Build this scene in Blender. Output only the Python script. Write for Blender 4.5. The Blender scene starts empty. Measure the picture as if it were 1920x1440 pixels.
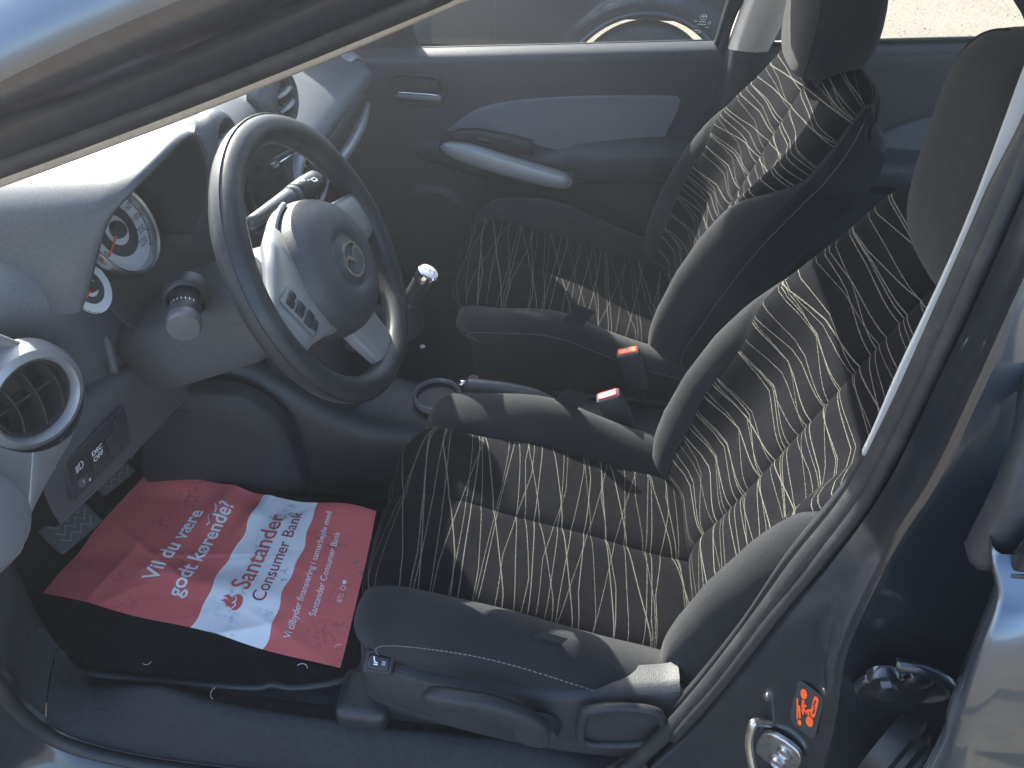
import bpy, bmesh, math, random
import numpy as np
from mathutils import Vector, Matrix
random.seed(7); np.random.seed(7)
sc = bpy.context.scene
col = sc.collection
R = math.radians

# ---------------------------------------------------------------- camera
CAM_POS = (-0.1864, -1.1446, 1.2555)
YAW, PITCH, ROLL = R(6.146), R(40.834), R(-0.392)
cd = bpy.data.cameras.new('camera'); cam = bpy.data.objects.new('camera', cd); col.objects.link(cam)
cd.sensor_fit = 'HORIZONTAL'; cd.sensor_width = 36.0; cd.lens = 36.0 * 1420 / 1920
cd.clip_start = 0.02; cd.clip_end = 600
_f = Vector((-math.sin(YAW) * math.cos(PITCH), math.cos(YAW) * math.cos(PITCH), -math.sin(PITCH)))
_r = Vector((math.cos(YAW), math.sin(YAW), 0)); _d = _f.cross(_r)
_r2 = _r * math.cos(ROLL) + _d * math.sin(ROLL); _d2 = -_r * math.sin(ROLL) + _d * math.cos(ROLL)
_m = Matrix((_r2, -_d2, -_f)).transposed().to_4x4(); _m.translation = CAM_POS
cam.matrix_world = _m
sc.camera = cam

# ---------------------------------------------------------------- sky, sun, exposure
SUN_ELEV, SUN_AZ = 35.3, -48.0      # azimuth: direction the light travels in plan, degrees from +X (rearwards) towards +Y
SUN_STRENGTH, SKY_STRENGTH, EXPOSURE = 4.8, 0.135, 2.35
w = bpy.data.worlds.new('World'); sc.world = w; w.use_nodes = True
nt = w.node_tree; nt.nodes.clear()
sky = nt.nodes.new('ShaderNodeTexSky'); sky.sky_type = 'NISHITA'; sky.sun_disc = False; sky.dust_density = 2.2; sky.ozone_density = .9
trav = Vector((math.cos(R(SUN_AZ)) * math.cos(R(SUN_ELEV)), math.sin(R(SUN_AZ)) * math.cos(R(SUN_ELEV)), -math.sin(R(SUN_ELEV))))
sky.sun_elevation = R(SUN_ELEV)
sky.sun_rotation = math.atan2(-trav.x, -trav.y)
bg = nt.nodes.new('ShaderNodeBackground'); bg.inputs[1].default_value = SKY_STRENGTH
wo = nt.nodes.new('ShaderNodeOutputWorld')
nt.links.new(sky.outputs[0], bg.inputs[0]); nt.links.new(bg.outputs[0], wo.inputs[0])
ld = bpy.data.lights.new('sun', 'SUN'); ld.energy = SUN_STRENGTH; ld.angle = R(0.55); ld.color = (1.0, 0.94, 0.84)
sun = bpy.data.objects.new('sun', ld); col.objects.link(sun)
sun.rotation_euler = trav.to_track_quat('-Z', 'Y').to_euler()
sun.location = (-2, 1, 4)
sc.view_settings.view_transform = 'Standard'; sc.view_settings.look = 'None'
sc.view_settings.exposure = EXPOSURE; sc.view_settings.gamma = 1.0
sc.view_settings.use_curve_mapping = False
sc.render.engine = 'CYCLES'
sc.cycles.max_bounces = 8; sc.cycles.transparent_max_bounces = 12

# ---------------------------------------------------------------- materials
MATS = {}
def mat(name, base, rough=.5, metal=0., spec=.5, coat=0., grain=None, vary=None, sheen=0., coat_rough=.05, fuzz=None):
    """grain=(scale per metre, strength, distance); vary=(scale, second colour, low, high)"""
    m = bpy.data.materials.new(name); m.use_nodes = True; t = m.node_tree
    b = t.nodes['Principled BSDF']
    b.inputs['Base Color'].default_value = (*base, 1)
    b.inputs['Roughness'].default_value = rough; b.inputs['Metallic'].default_value = metal
    b.inputs['Specular IOR Level'].default_value = spec
    b.inputs['Coat Weight'].default_value = coat; b.inputs['Coat Roughness'].default_value = coat_rough
    b.inputs['Sheen Weight'].default_value = sheen
    if sheen: b.inputs['Sheen Roughness'].default_value = .5
    tc = t.nodes.new('ShaderNodeTexCoord')
    if vary:
        n = t.nodes.new('ShaderNodeTexNoise'); n.inputs['Scale'].default_value = vary[0]; n.inputs['Detail'].default_value = 5
        t.links.new(tc.outputs['Object'], n.inputs['Vector'])
        mr = t.nodes.new('ShaderNodeMapRange'); mr.inputs[1].default_value = vary[2]; mr.inputs[2].default_value = vary[3]
        t.links.new(n.outputs['Fac'], mr.inputs[0])
        mx = t.nodes.new('ShaderNodeMix'); mx.data_type = 'RGBA'
        mx.inputs[6].default_value = (*base, 1); mx.inputs[7].default_value = (*vary[1], 1)
        t.links.new(mr.outputs[0], mx.inputs[0]); t.links.new(mx.outputs[2], b.inputs['Base Color'])
    if fuzz:      # (scale, amount): fine speckle that multiplies the colour
        n3 = t.nodes.new('ShaderNodeTexNoise'); n3.inputs['Scale'].default_value = fuzz[0]; n3.inputs['Detail'].default_value = 8; n3.inputs['Roughness'].default_value = .75
        t.links.new(tc.outputs['Object'], n3.inputs['Vector'])
        m3 = t.nodes.new('ShaderNodeMapRange'); m3.inputs[1].default_value = .3; m3.inputs[2].default_value = .7; m3.inputs[3].default_value = 1 - fuzz[1]; m3.inputs[4].default_value = 1 + fuzz[1]; m3.clamp = False
        t.links.new(n3.outputs['Fac'], m3.inputs[0])
        x3 = t.nodes.new('ShaderNodeMix'); x3.data_type = 'RGBA'; x3.blend_type = 'MULTIPLY'; x3.inputs[0].default_value = 1; x3.inputs[6].default_value = (*base, 1)
        if vary: t.links.new(mx.outputs[2], x3.inputs[6])
        t.links.new(m3.outputs[0], x3.inputs[7]); t.links.new(x3.outputs[2], b.inputs['Base Color'])
    if grain:
        n2 = t.nodes.new('ShaderNodeTexVoronoi' if len(grain) > 3 else 'ShaderNodeTexNoise')
        n2.inputs['Scale'].default_value = grain[0]
        t.links.new(tc.outputs['Object'], n2.inputs['Vector'])
        bp = t.nodes.new('ShaderNodeBump'); bp.inputs['Strength'].default_value = grain[1]; bp.inputs['Distance'].default_value = grain[2]
        t.links.new(n2.outputs[0], bp.inputs['Height']); t.links.new(bp.outputs[0], b.inputs['Normal'])
    MATS[name] = m
    return m

M_DASH = mat('dash_plastic', (.058, .065, .076), .46, spec=.5, grain=(700, .35, .0006, 1), vary=(6, (.070, .077, .088), .4, .7), fuzz=(260, .30))
M_HOOD = mat('hood_plastic', (.040, .046, .054), .42, spec=.5, grain=(900, .22, .0005, 1), fuzz=(220, .30))
M_LOWER = mat('lower_dash_plastic', (.054, .057, .063), .55, grain=(500, .35, .0009, 1), vary=(5, (.060, .064, .072), .4, .7), fuzz=(240, .28))
M_BLACK = mat('black_plastic', (.016, .018, .022), .45, grain=(600, .25, .0006, 1), vary=(7, (.024, .026, .03), .45, .75), fuzz=(160, .4))
M_GLOSS = mat('gloss_black_plastic', (.012, .013, .016), .18)
M_DOOR = mat('door_card_plastic', (.032, .035, .040), .5, grain=(480, .4, .0009, 1), vary=(4, (.037, .041, .049), .4, .7), fuzz=(220, .30))
M_SILVER = mat('silver_trim', (.30, .30, .31), .40, metal=.45, vary=(9, (.27, .27, .28), .4, .7))
M_GREYTRIM = mat('grey_trim', (.21, .21, .22), .42, metal=.3)
M_CHROME = mat('chrome', (.78, .79, .8), .12, metal=1.)
M_STEEL = mat('zinc_steel', (.55, .56, .57), .32, metal=1., vary=(120, (.35, .33, .28), .5, .75), grain=(260, .3, .0006))
M_LEATHER = mat('wheel_rim_grain', (.024, .026, .030), .42, spec=.35, grain=(900, .22, .0005, 1), vary=(14, (.055, .053, .05), .5, .75), fuzz=(200, .4))
M_HUB = mat('airbag_cover', (.040, .043, .049), .5, grain=(700, .35, .0007, 1), vary=(12, (.050, .052, .056), .4, .7), fuzz=(300, .25))
M_FABRIC = mat('black_seat_fabric', (.017, .018, .021), .95, spec=.12, sheen=.10, grain=(1500, .8, .0008), vary=(9, (.026, .0265, .028), .42, .72), fuzz=(420, .5))
M_SIDEFAB = mat('seat_side_fabric', (.011, .013, .017), .95, spec=.12, sheen=.06, grain=(1500, .7, .0008), vary=(8, (.026, .028, .032), .45, .7), fuzz=(420, .5))
M_DOORFAB = mat('door_insert_fabric', (.13, .138, .158), .9, spec=.2, sheen=.2, grain=(1300, .7, .0008), vary=(5, (.15, .155, .168), .4, .7), fuzz=(350, .3))
M_STITCH = mat('stitch_thread', (.22, .22, .215), .8)
M_BEIGE = mat('beige_pillar_trim', (.50, .45, .40), .75, grain=(900, .4, .0006), vary=(10, (.44, .39, .34), .45, .7), fuzz=(300, .15))
M_LIGHTTRIM = mat('light_grey_trim', (.42, .42, .42), .7, grain=(900, .3, .0006))
M_HEAD = mat('headliner', (.46, .44, .41), .95, grain=(900, .5, .001))
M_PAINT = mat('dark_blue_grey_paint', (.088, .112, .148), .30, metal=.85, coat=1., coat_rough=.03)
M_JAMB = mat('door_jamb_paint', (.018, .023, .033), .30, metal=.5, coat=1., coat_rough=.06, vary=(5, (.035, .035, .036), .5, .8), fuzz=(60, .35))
M_RUBBER = mat('rubber_seal', (.016, .018, .021), .55, grain=(500, .25, .0006), vary=(30, (.03, .031, .033), .5, .75), fuzz=(120, .4))
M_CARPET = mat('carpet', (.013, .015, .019), .97, spec=.1, sheen=.1, grain=(900, 1., .003), vary=(30, (.024, .026, .03), .45, .75), fuzz=(260, .7))
M_MAT = mat('floor_mat_fibre', (.011, .013, .017), .97, spec=.1, grain=(1100, 1., .002), vary=(40, (.02, .022, .026), .5, .75), fuzz=(260, .7))
M_RED = mat('red_button', (.62, .03, .04), .35, spec=.5)
M_REDB = mat('sunlit_red_button', (.75, .10, .04), .35, spec=.5)  # same red button, with its sunlit brightness put into the colour
M_WHITE = mat('white_print', (.75, .76, .78), .6)
M_GAUGE = mat('gauge_face', (.62, .64, .66), .6)
M_DARKPRINT = mat('dark_print', (.03, .033, .04), .6)
M_NEEDLE = mat('red_needle', (.75, .06, .04), .5)
M_ORANGE = mat('orange_sticker', (.95, .13, .02), .55)
M_TYRE = mat('tyre_rubber', (.018, .019, .02), .85, grain=(90, .5, .003), vary=(20, (.035, .033, .03), .4, .7))
M_ALLOY = mat('alloy', (.42, .41, .40), .38, metal=.5)
M_PRINTW = mat('paper_print_white', (.84, .85, .87), .55)
M_PRINTR = mat('paper_print_red', (.62, .11, .11), .55)
M_PEDAL = mat('pedal_rubber', (.045, .047, .05), .8, grain=(300, .3, .001))

def glass(name, tint=(.86, .90, .90), ior=1.5):
    m = bpy.data.materials.new(name); m.use_nodes = True; t = m.node_tree; t.nodes.clear()
    o = t.nodes.new('ShaderNodeOutputMaterial'); tr = t.nodes.new('ShaderNodeBsdfTransparent'); gl = t.nodes.new('ShaderNodeBsdfGlossy')
    tr.inputs[0].default_value = (*tint, 1); gl.inputs['Roughness'].default_value = .01
    lw = t.nodes.new('ShaderNodeLayerWeight'); lw.inputs[0].default_value = .5      # facing is symmetric: the same from inside and outside
    pw = t.nodes.new('ShaderNodeMath'); pw.operation = 'POWER'; pw.inputs[1].default_value = 5; t.links.new(lw.outputs['Facing'], pw.inputs[0])
    f0 = ((ior - 1) / (ior + 1)) ** 2
    fr = t.nodes.new('ShaderNodeMapRange'); fr.inputs[3].default_value = f0; fr.inputs[4].default_value = min(1, f0 * 20); t.links.new(pw.outputs[0], fr.inputs[0])
    mx = t.nodes.new('ShaderNodeMixShader')
    t.links.new(fr.outputs[0], mx.inputs[0]); t.links.new(tr.outputs[0], mx.inputs[1]); t.links.new(gl.outputs[0], mx.inputs[2])
    t.links.new(mx.outputs[0], o.inputs[0]); return m
M_GLASS = glass('window_glass')
M_LENS = glass('clear_plastic', (.93, .94, .95), 1.12)

def pattern_mat():
    """woven black fabric with thin wandering pale lines; UV in metres (u along the seat, v across)"""
    m = bpy.data.materials.new('patterned_seat_fabric'); m.use_nodes = True; t = m.node_tree; L = t.links.new
    b = t.nodes['Principled BSDF']; b.inputs['Roughness'].default_value = .95; b.inputs['Specular IOR Level'].default_value = .06
    b.inputs['Sheen Weight'].default_value = .0
    uv = t.nodes.new('ShaderNodeTexCoord'); sp = t.nodes.new('ShaderNodeSeparateXYZ'); L(uv.outputs['UV'], sp.inputs[0])
    def mth(op, a, c=None, d=None):
        n = t.nodes.new('ShaderNodeMath'); n.operation = op
        for i, v in enumerate((a, c, d)):
            if v is None: continue
            if isinstance(v, (int, float)): n.inputs[i].default_value = v
            else: L(v, n.inputs[i])
        return n.outputs[0]
    U, V = sp.outputs[0], sp.outputs[1]
    jn = t.nodes.new('ShaderNodeTexNoise'); jn.inputs['Scale'].default_value = 700; jn.inputs['Detail'].default_value = 0
    L(uv.outputs['UV'], jn.inputs['Vector'])
    jit = mth('MULTIPLY', mth('SUBTRACT', jn.outputs['Fac'], .5), .0016)
    total = None
    for k, (spc, off, tilt, wid) in enumerate([(.030, .0, .0, .00052), (.037, .37, .10, .00064), (.050, .71, -.08, .00048)]):
        uu = mth('ADD', mth('ADD', U, jit), mth('MULTIPLY', V, tilt))
        ww = mth('ADD', mth('DIVIDE', uu, spc), off)
        cell = mth('FLOOR', ww); fr = mth('SUBTRACT', ww, cell)
        wn = t.nodes.new('ShaderNodeTexWhiteNoise'); wn.noise_dimensions = '2D'
        cb = t.nodes.new('ShaderNodeCombineXYZ'); L(cell, cb.inputs[0]); cb.inputs[1].default_value = 17.3 * k + 1.7
        L(cb.outputs[0], wn.inputs['Vector'])
        ss = t.nodes.new('ShaderNodeSeparateColor'); L(wn.outputs['Color'], ss.inputs[0])
        # line centre inside its cell: straight tilt plus a soft bow
        tl = mth('MULTIPLY', mth('SUBTRACT', ss.outputs[0], .5), 1.35 * .030 / spc * 1.6)
        vv = mth('DIVIDE', V, .17)
        bow = mth('MULTIPLY', mth('SINE', mth('ADD', mth('MULTIPLY', V, 14), mth('MULTIPLY', ss.outputs[1], 6.28))), .05)
        pos = mth('ADD', mth('ADD', .5, mth('MULTIPLY', tl, vv)), bow)
        pos = mth('MINIMUM', mth('MAXIMUM', pos, .04), .96)
        dist = mth('MULTIPLY', mth('ABSOLUTE', mth('SUBTRACT', fr, pos)), spc)
        w_ = mth('MULTIPLY', mth('ADD', .7, mth('MULTIPLY', ss.outputs[2], .8)), wid)
        sm = t.nodes.new('ShaderNodeMapRange'); sm.interpolation_type = 'SMOOTHSTEP'
        L(dist, sm.inputs[0]); L(mth('MULTIPLY', w_, 1.15), sm.inputs[1]); L(mth('MULTIPLY', w_, .75), sm.inputs[2])
        total = sm.outputs[0] if total is None else mth('MAXIMUM', total, sm.outputs[0])
    # fine ribbed weave
    wv = t.nodes.new('ShaderNodeTexWave'); wv.wave_type = 'BANDS'; wv.bands_direction = 'Y'; wv.inputs['Scale'].default_value = 150; wv.inputs['Distortion'].default_value = 1.2
    L(uv.outputs['UV'], wv.inputs['Vector'])
    dn = t.nodes.new('ShaderNodeTexNoise'); dn.inputs['Scale'].default_value = 60; L(uv.outputs['UV'], dn.inputs['Vector'])
    mx0 = t.nodes.new('ShaderNodeMix'); mx0.data_type = 'RGBA'; mx0.inputs[6].default_value = (.0045, .0050, .0066, 1); mx0.inputs[7].default_value = (.0095, .0100, .0120, 1)
    L(dn.outputs['Fac'], mx0.inputs[0])
    mx = t.nodes.new('ShaderNodeMix'); mx.data_type = 'RGBA'; mx.inputs[7].default_value = (.115, .111, .096, 1)
    L(mx0.outputs[2], mx.inputs[6]); L(total, mx.inputs[0]); L(mx.outputs[2], b.inputs['Base Color'])
    bp = t.nodes.new('ShaderNodeBump'); bp.inputs['Strength'].default_value = .25; bp.inputs['Distance'].default_value = .0005
    L(wv.outputs['Fac'], bp.inputs['Height']); L(bp.outputs[0], b.inputs['Normal'])
    return m
M_PATTERN = pattern_mat()

def paper_mat():
    m = bpy.data.materials.new('printed_paper'); m.use_nodes = True; t = m.node_tree; L = t.links.new
    b = t.nodes['Principled BSDF']; b.inputs['Roughness'].default_value = .5; b.inputs['Specular IOR Level'].default_value = .35
    uv = t.nodes.new('ShaderNodeTexCoord'); sp = t.nodes.new('ShaderNodeSeparateXYZ'); L(uv.outputs['UV'], sp.inputs[0])
    def mth(op, a, c=None):
        n = t.nodes.new('ShaderNodeMath'); n.operation = op
        for i, v in enumerate((a, c)):
            if v is None: continue
            if isinstance(v, (int, float)): n.inputs[i].default_value = v
            else: L(v, n.inputs[i])
        return n.outputs[0]
    g1 = mth('GREATER_THAN', sp.outputs[0], .265); g2 = mth('LESS_THAN', sp.outputs[0], .388)
    band = mth('MULTIPLY', g1, g2)
    mx = t.nodes.new('ShaderNodeMix'); mx.data_type = 'RGBA'; mx.inputs[6].default_value = (.70, .15, .145, 1); mx.inputs[7].default_value = (.88, .89, .92, 1)
    L(band, mx.inputs[0])
    # boot dirt: speckles inside a few broad smears
    n1 = t.nodes.new('ShaderNodeTexNoise'); n1.inputs['Scale'].default_value = 11; n1.inputs['Detail'].default_value = 3; L(uv.outputs['UV'], n1.inputs['Vector'])
    n2 = t.nodes.new('ShaderNodeTexNoise'); n2.inputs['Scale'].default_value = 95; n2.inputs['Detail'].default_value = 6; n2.inputs['Roughness'].default_value = .7; L(uv.outputs['UV'], n2.inputs['Vector'])
    a = t.nodes.new('ShaderNodeMapRange'); a.inputs[1].default_value = .52; a.inputs[2].default_value = .66; L(n1.outputs['Fac'], a.inputs[0])
    c = t.nodes.new('ShaderNodeMapRange'); c.inputs[1].default_value = .49; c.inputs[2].default_value = .62; L(n2.outputs['Fac'], c.inputs[0])
    d = mth('MULTIPLY', mth('MULTIPLY', a.outputs[0], c.outputs[0]), .8)
    mx2 = t.nodes.new('ShaderNodeMix'); mx2.data_type = 'RGBA'; mx2.inputs[7].default_value = (.09, .075, .06, 1)
    L(mx.outputs[2], mx2.inputs[6]); L(d, mx2.inputs[0]); L(mx2.outputs[2], b.inputs['Base Color'])
    return m
M_PAPER = paper_mat()

def ground_mat():
    m = bpy.data.materials.new('worn_asphalt'); m.use_nodes = True; t = m.node_tree; L = t.links.new
    b = t.nodes['Principled BSDF']; b.inputs['Roughness'].default_value = .95
    tc = t.nodes.new('ShaderNodeTexCoord')
    n = t.nodes.new('ShaderNodeTexNoise'); n.inputs['Scale'].default_value = 55; n.inputs['Detail'].default_value = 8; n.inputs['Roughness'].default_value = .7; L(tc.outputs['Object'], n.inputs['Vector'])
    n2 = t.nodes.new('ShaderNodeTexNoise'); n2.inputs['Scale'].default_value = 1.3; n2.inputs['Detail'].default_value = 4; L(tc.outputs['Object'], n2.inputs['Vector'])
    r = t.nodes.new('ShaderNodeValToRGB'); r.color_ramp.elements[0].position = .34; r.color_ramp.elements[0].color = (.085, .070, .050, 1)
    r.color_ramp.elements[1].position = .55; r.color_ramp.elements[1].color = (.27, .222, .158, 1); L(n.outputs['Fac'], r.inputs[0])
    mx = t.nodes.new('ShaderNodeMix'); mx.data_type = 'RGBA'; mx.blend_type = 'MULTIPLY'; mx.inputs[0].default_value = .5
    L(r.outputs[0], mx.inputs[6]); L(n2.outputs['Fac'], mx.inputs[7]); L(mx.outputs[2], b.inputs['Base Color'])
    bp = t.nodes.new('ShaderNodeBump'); bp.inputs['Strength'].default_value = .7; bp.inputs['Distance'].default_value = .006
    L(n.outputs['Fac'], bp.inputs['Height']); L(bp.outputs[0], b.inputs['Normal']); return m
M_GROUND = ground_mat()

# ---------------------------------------------------------------- helpers
def tag(o, label=None, cat=None, group=None, kind=None):
    if label: o['label'] = label
    if cat: o['category'] = cat
    if group: o['group'] = group
    if kind: o['kind'] = kind
    return o
def empty(name, loc=(0, 0, 0)):
    o = bpy.data.objects.new(name, None); col.objects.link(o); o.location = loc; o.empty_display_size = .05
    return o
def world_origin(o):
    v = Vector((0, 0, 0))
    while o: v = v + o.location; o = o.parent
    return v
def link(name, me, m, parent=None, smooth=True):
    """mesh given in WORLD coordinates; stored relative to its parent (parents are never rotated)"""
    o = bpy.data.objects.new(name, me); col.objects.link(o)
    if parent is not None:
        wp = world_origin(parent)
        me.transform(Matrix.Translation(-wp)); o.parent = parent
    if m is not None:
        for x in (m if isinstance(m, (list, tuple)) else [m]): me.materials.append(x)
    for p in me.polygons: p.use_smooth = smooth
    return o
def pym(name, V, F, m, parent=None, smooth=True, uv=None, fix=True, auto=None):
    me = bpy.data.meshes.new(name); me.from_pydata([tuple(v) for v in V], [], F); me.update()
    if uv is not None:
        l = me.uv_layers.new(name='UVMap')
        for i, lp in enumerate(me.loops): l.data[i].uv = uv[lp.vertex_index]
    if fix:
        bm = bmesh.new(); bm.from_mesh(me); bmesh.ops.recalc_face_normals(bm, faces=bm.faces); bm.to_mesh(me); bm.free()
    if auto: sharp(me, auto)
    return link(name, me, m, parent, smooth)
def sharp(me, ang):
    bm = bmesh.new(); bm.from_mesh(me)
    for e in bm.edges:
        if len(e.link_faces) == 2 and e.calc_face_angle(0) > R(ang): e.smooth = False
    bm.to_mesh(me); bm.free()
def finish(name, bm, m, parent=None, smooth=True, auto=35):
    bmesh.ops.recalc_face_normals(bm, faces=bm.faces)
    me = bpy.data.meshes.new(name); bm.to_mesh(me); bm.free()
    if auto: sharp(me, auto)
    return link(name, me, m, parent, smooth)
def grid(rows, wrapu=False, wrapv=False):
    """rows: list of lists of points -> V,F"""
    n, k = len(rows), len(rows[0]); V = [p for r in rows for p in r]; F = []
    for i in range(n if wrapu else n - 1):
        for j in range(k if wrapv else k - 1):
            a, b = i, (i + 1) % n; c, d = j, (j + 1) % k
            F.append((a * k + c, a * k + d, b * k + d, b * k + c))
    return V, F
def sheet(name, rows, m, parent=None, wrapu=False, wrapv=False, caps=False, smooth=True, uv=None, auto=None, solid=0):
    V, F = grid(rows, wrapu, wrapv)
    if caps:
        k = len(rows[0]); F.append(tuple(range(k))[::-1]); F.append(tuple(range((len(rows) - 1) * k, len(rows) * k)))
    o = pym(name, V, F, m, parent, smooth, uv, True, auto)
    if solid:
        md = o.modifiers.new('thick', 'SOLIDIFY'); md.thickness = abs(solid); md.offset = 1 if solid > 0 else -1
    return o
def spline(pts, n):
    """Catmull-Rom through pts, n samples"""
    P = [np.array(p, float) for p in pts]; P = [2 * P[0] - P[1]] + P + [2 * P[-1] - P[-2]]
    out = []; k = len(pts) - 1
    for i in range(n):
        s = i / (n - 1) * k; j = min(int(s), k - 1); t = s - j
        a, b, c, d = P[j], P[j + 1], P[j + 2], P[j + 3]
        out.append(.5 * ((2 * b) + (-a + c) * t + (2 * a - 5 * b + 4 * c - d) * t * t + (-a + 3 * b - 3 * c + d) * t ** 3))
    return out
def interp(x, xs, ys): return float(np.interp(x, xs, ys))
def tube(name, pts, rad, m, parent=None, n=10, samples=None, closed=False, flat=None, caps=True):
    """swept circle; rad scalar or list; flat=(vector, factor) squashes the section along a direction"""
    P = spline(pts, samples) if samples else [np.array(p, float) for p in pts]
    k = len(P); rows = []; up = None
    for i, p in enumerate(P):
        if closed: tg = P[(i + 1) % k] - P[i - 1]
        else: tg = P[min(i + 1, k - 1)] - P[max(i - 1, 0)]
        tg = Vector(tg).normalized()
        if up is None:
            up = Vector((0, 0, 1)) if abs(tg.z) < .9 else Vector((1, 0, 0))
        sd = tg.cross(up).normalized(); up = sd.cross(tg).normalized()
        r = rad if isinstance(rad, (int, float)) else interp(i / max(k - 1, 1), np.linspace(0, 1, len(rad)), rad)
        row = []
        for j in range(n):
            a = 2 * math.pi * j / n; v = sd * (r * math.cos(a)) + up * (r * math.sin(a))
            if flat: f = Vector(flat[0]).normalized(); v = v - f * (v.dot(f) * (1 - flat[1]))
            row.append(Vector(p) + v)
        rows.append(row)
    return sheet(name, rows, m, parent, wrapu=closed, wrapv=True, caps=caps and not closed)
def frame(o, x, y):
    """matrix with origin o, X axis x, Y axis near y"""
    x = Vector(x).normalized(); z = x.cross(Vector(y)).normalized(); y = z.cross(x)
    mt = Matrix((x, y, z)).transposed().to_4x4(); mt.translation = Vector(o); return mt
def rbox(name, size, mtx, m, parent=None, bev=.004, seg=3, taper=None, smooth=True):
    bm = bmesh.new(); bmesh.ops.create_cube(bm, size=1)
    for v in bm.verts:
        v.co = Vector((v.co.x * size[0], v.co.y * size[1], v.co.z * size[2]))
        if taper and v.co.z > 0: v.co.x *= taper[0]; v.co.y *= taper[1]
    if bev: bmesh.ops.bevel(bm, geom=bm.edges[:], offset=bev, segments=seg, affect='EDGES', profile=.5)
    bm.transform(mtx if isinstance(mtx, Matrix) else Matrix.Translation(mtx))
    return finish(name, bm, m, parent, smooth, 50)
def plate(name, outline, thick, mtx, m, parent=None, bev=0., seg=2, smooth=True, hole=None):
    """2-D outline (frame X,Y) extruded along frame Z by thick, top edge bevelled"""
    bm = bmesh.new(); vs = [bm.verts.new((p[0], p[1], 0)) for p in outline]
    f = bm.faces.new(vs)
    if f.normal.z < 0: f.normal_flip()
    bm.normal_update()
    r = bmesh.ops.extrude_face_region(bm, geom=[f]); top = [g for g in r['geom'] if isinstance(g, bmesh.types.BMVert)]
    for v in top: v.co.z += thick
    if bev:
        tv = set(top); ed = [e for e in bm.edges if e.verts[0] in tv and e.verts[1] in tv]
        bmesh.ops.bevel(bm, geom=ed, offset=bev, segments=seg, affect='EDGES', profile=.5)
    bmesh.ops.triangulate(bm, faces=[f for f in bm.faces if len(f.verts) > 4])
    bm.transform(mtx); return finish(name, bm, m, parent, smooth, 40)
def lathe(name, prof, mtx, m, parent=None, n=40, a0=0, a1=2 * math.pi, sy=1.):
    """prof: (radius, height) list revolved about frame Z"""
    full = abs(a1 - a0) > 6.2; rows = []
    for i in range(n if full else n + 1):
        a = a0 + (a1 - a0) * i / n
        rows.append([mtx @ Vector((r * math.cos(a), r * math.sin(a) * sy, h)) for r, h in prof])
    return sheet(name, rows, m, parent, wrapu=full, auto=40)
def text2d(s, size, align='LEFT', bold=0., spacing=1., res=4, line=None):
    """built-in font -> (verts2d, faces)"""
    c = bpy.data.curves.new('t', 'FONT'); c.body = s; c.size = size; c.align_x = align; c.fill_mode = 'FRONT'; c.resolution_u = res
    c.offset = bold; c.space_character = spacing
    if line: c.space_line = line
    o = bpy.data.objects.new('t', c); col.objects.link(o)
    dg = bpy.context.evaluated_depsgraph_get(); dg.update()
    me = bpy.data.meshes.new_from_object(o.evaluated_get(dg))
    V = [(v.co.x, v.co.y) for v in me.vertices]; F = [tuple(p.vertices) for p in me.polygons]
    bpy.data.objects.remove(o); bpy.data.curves.remove(c); bpy.data.meshes.remove(me); return V, F
def decal(name, VF, mtx, m, parent=None):
    V, F = VF
    return pym(name, [mtx @ Vector((v[0], v[1], 0)) for v in V], F, m, parent, smooth=False, fix=False)
def poly_ring(pts, wd, closed=False):
    """flat ribbon along 2-D pts -> V,F"""
    V, F = [], []; k = len(pts)
    for i, p in enumerate(pts):
        a = np.array(pts[(i + 1) % k] if closed or i < k - 1 else pts[i]); b = np.array(pts[i - 1] if closed or i > 0 else pts[i])
        t = a - b; t = t / (np.hypot(*t) + 1e-9); nn = np.array((-t[1], t[0])) * wd / 2
        V += [tuple(np.array(p) + nn), tuple(np.array(p) - nn)]
    for i in range(k if closed else k - 1):
        j = (i + 1) % k; F.append((2 * i, 2 * i + 1, 2 * j + 1, 2 * j))
    return V, F
def merge(*vfs):
    V, F = [], []
    for v, f in vfs:
        o = len(V); V += list(v); F += [tuple(i + o for i in q) for q in f]
    return V, F
def shift(vf, dx, dy, rot=0, s=1.):
    c, n = math.cos(rot), math.sin(rot)
    return [(dx + s * (x * c - y * n), dy + s * (x * n + y * c)) for x, y in vf[0]], vf[1]
def disc2d(r, n=24, cx=0, cy=0, sy=1.): return [(cx + r * math.cos(2 * math.pi * i / n), cy + r * sy * math.sin(2 * math.pi * i / n)) for i in range(n)], [tuple(range(n))]
def ring2d(r, wd, n=28, cx=0, cy=0): return poly_ring([(cx + r * math.cos(2 * math.pi * i / n), cy + r * math.sin(2 * math.pi * i / n)) for i in range(n)], wd, True)
def rrect(w_, h_, r, n=5, cx=0, cy=0):
    out = []
    for sx, sy, a in ((1, 1, 0), (-1, 1, 90), (-1, -1, 180), (1, -1, 270)):
        for i in range(n + 1):
            t = R(a + 90 * i / n); out.append((cx + sx * (w_ / 2 - r) + r * math.cos(t), cy + sy * (h_ / 2 - r) + r * math.sin(t)))
    return out
def emblem2d(r):
    """oval ring with two swept wings"""
    n = 36; ov = [(r * math.cos(2 * math.pi * i / n), .84 * r * math.sin(2 * math.pi * i / n)) for i in range(n)]
    wing = [(-.92 * r, .25 * r), (-.55 * r, .36 * r), (-.2 * r, .18 * r), (0, -.14 * r), (.2 * r, .18 * r), (.55 * r, .36 * r), (.92 * r, .25 * r)]
    wg = [tuple(p[:2]) for p in spline([(a, b, 0) for a, b in wing], 24)]
    return merge(poly_ring(ov, .14 * r, True), poly_ring(wg, .20 * r))

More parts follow.
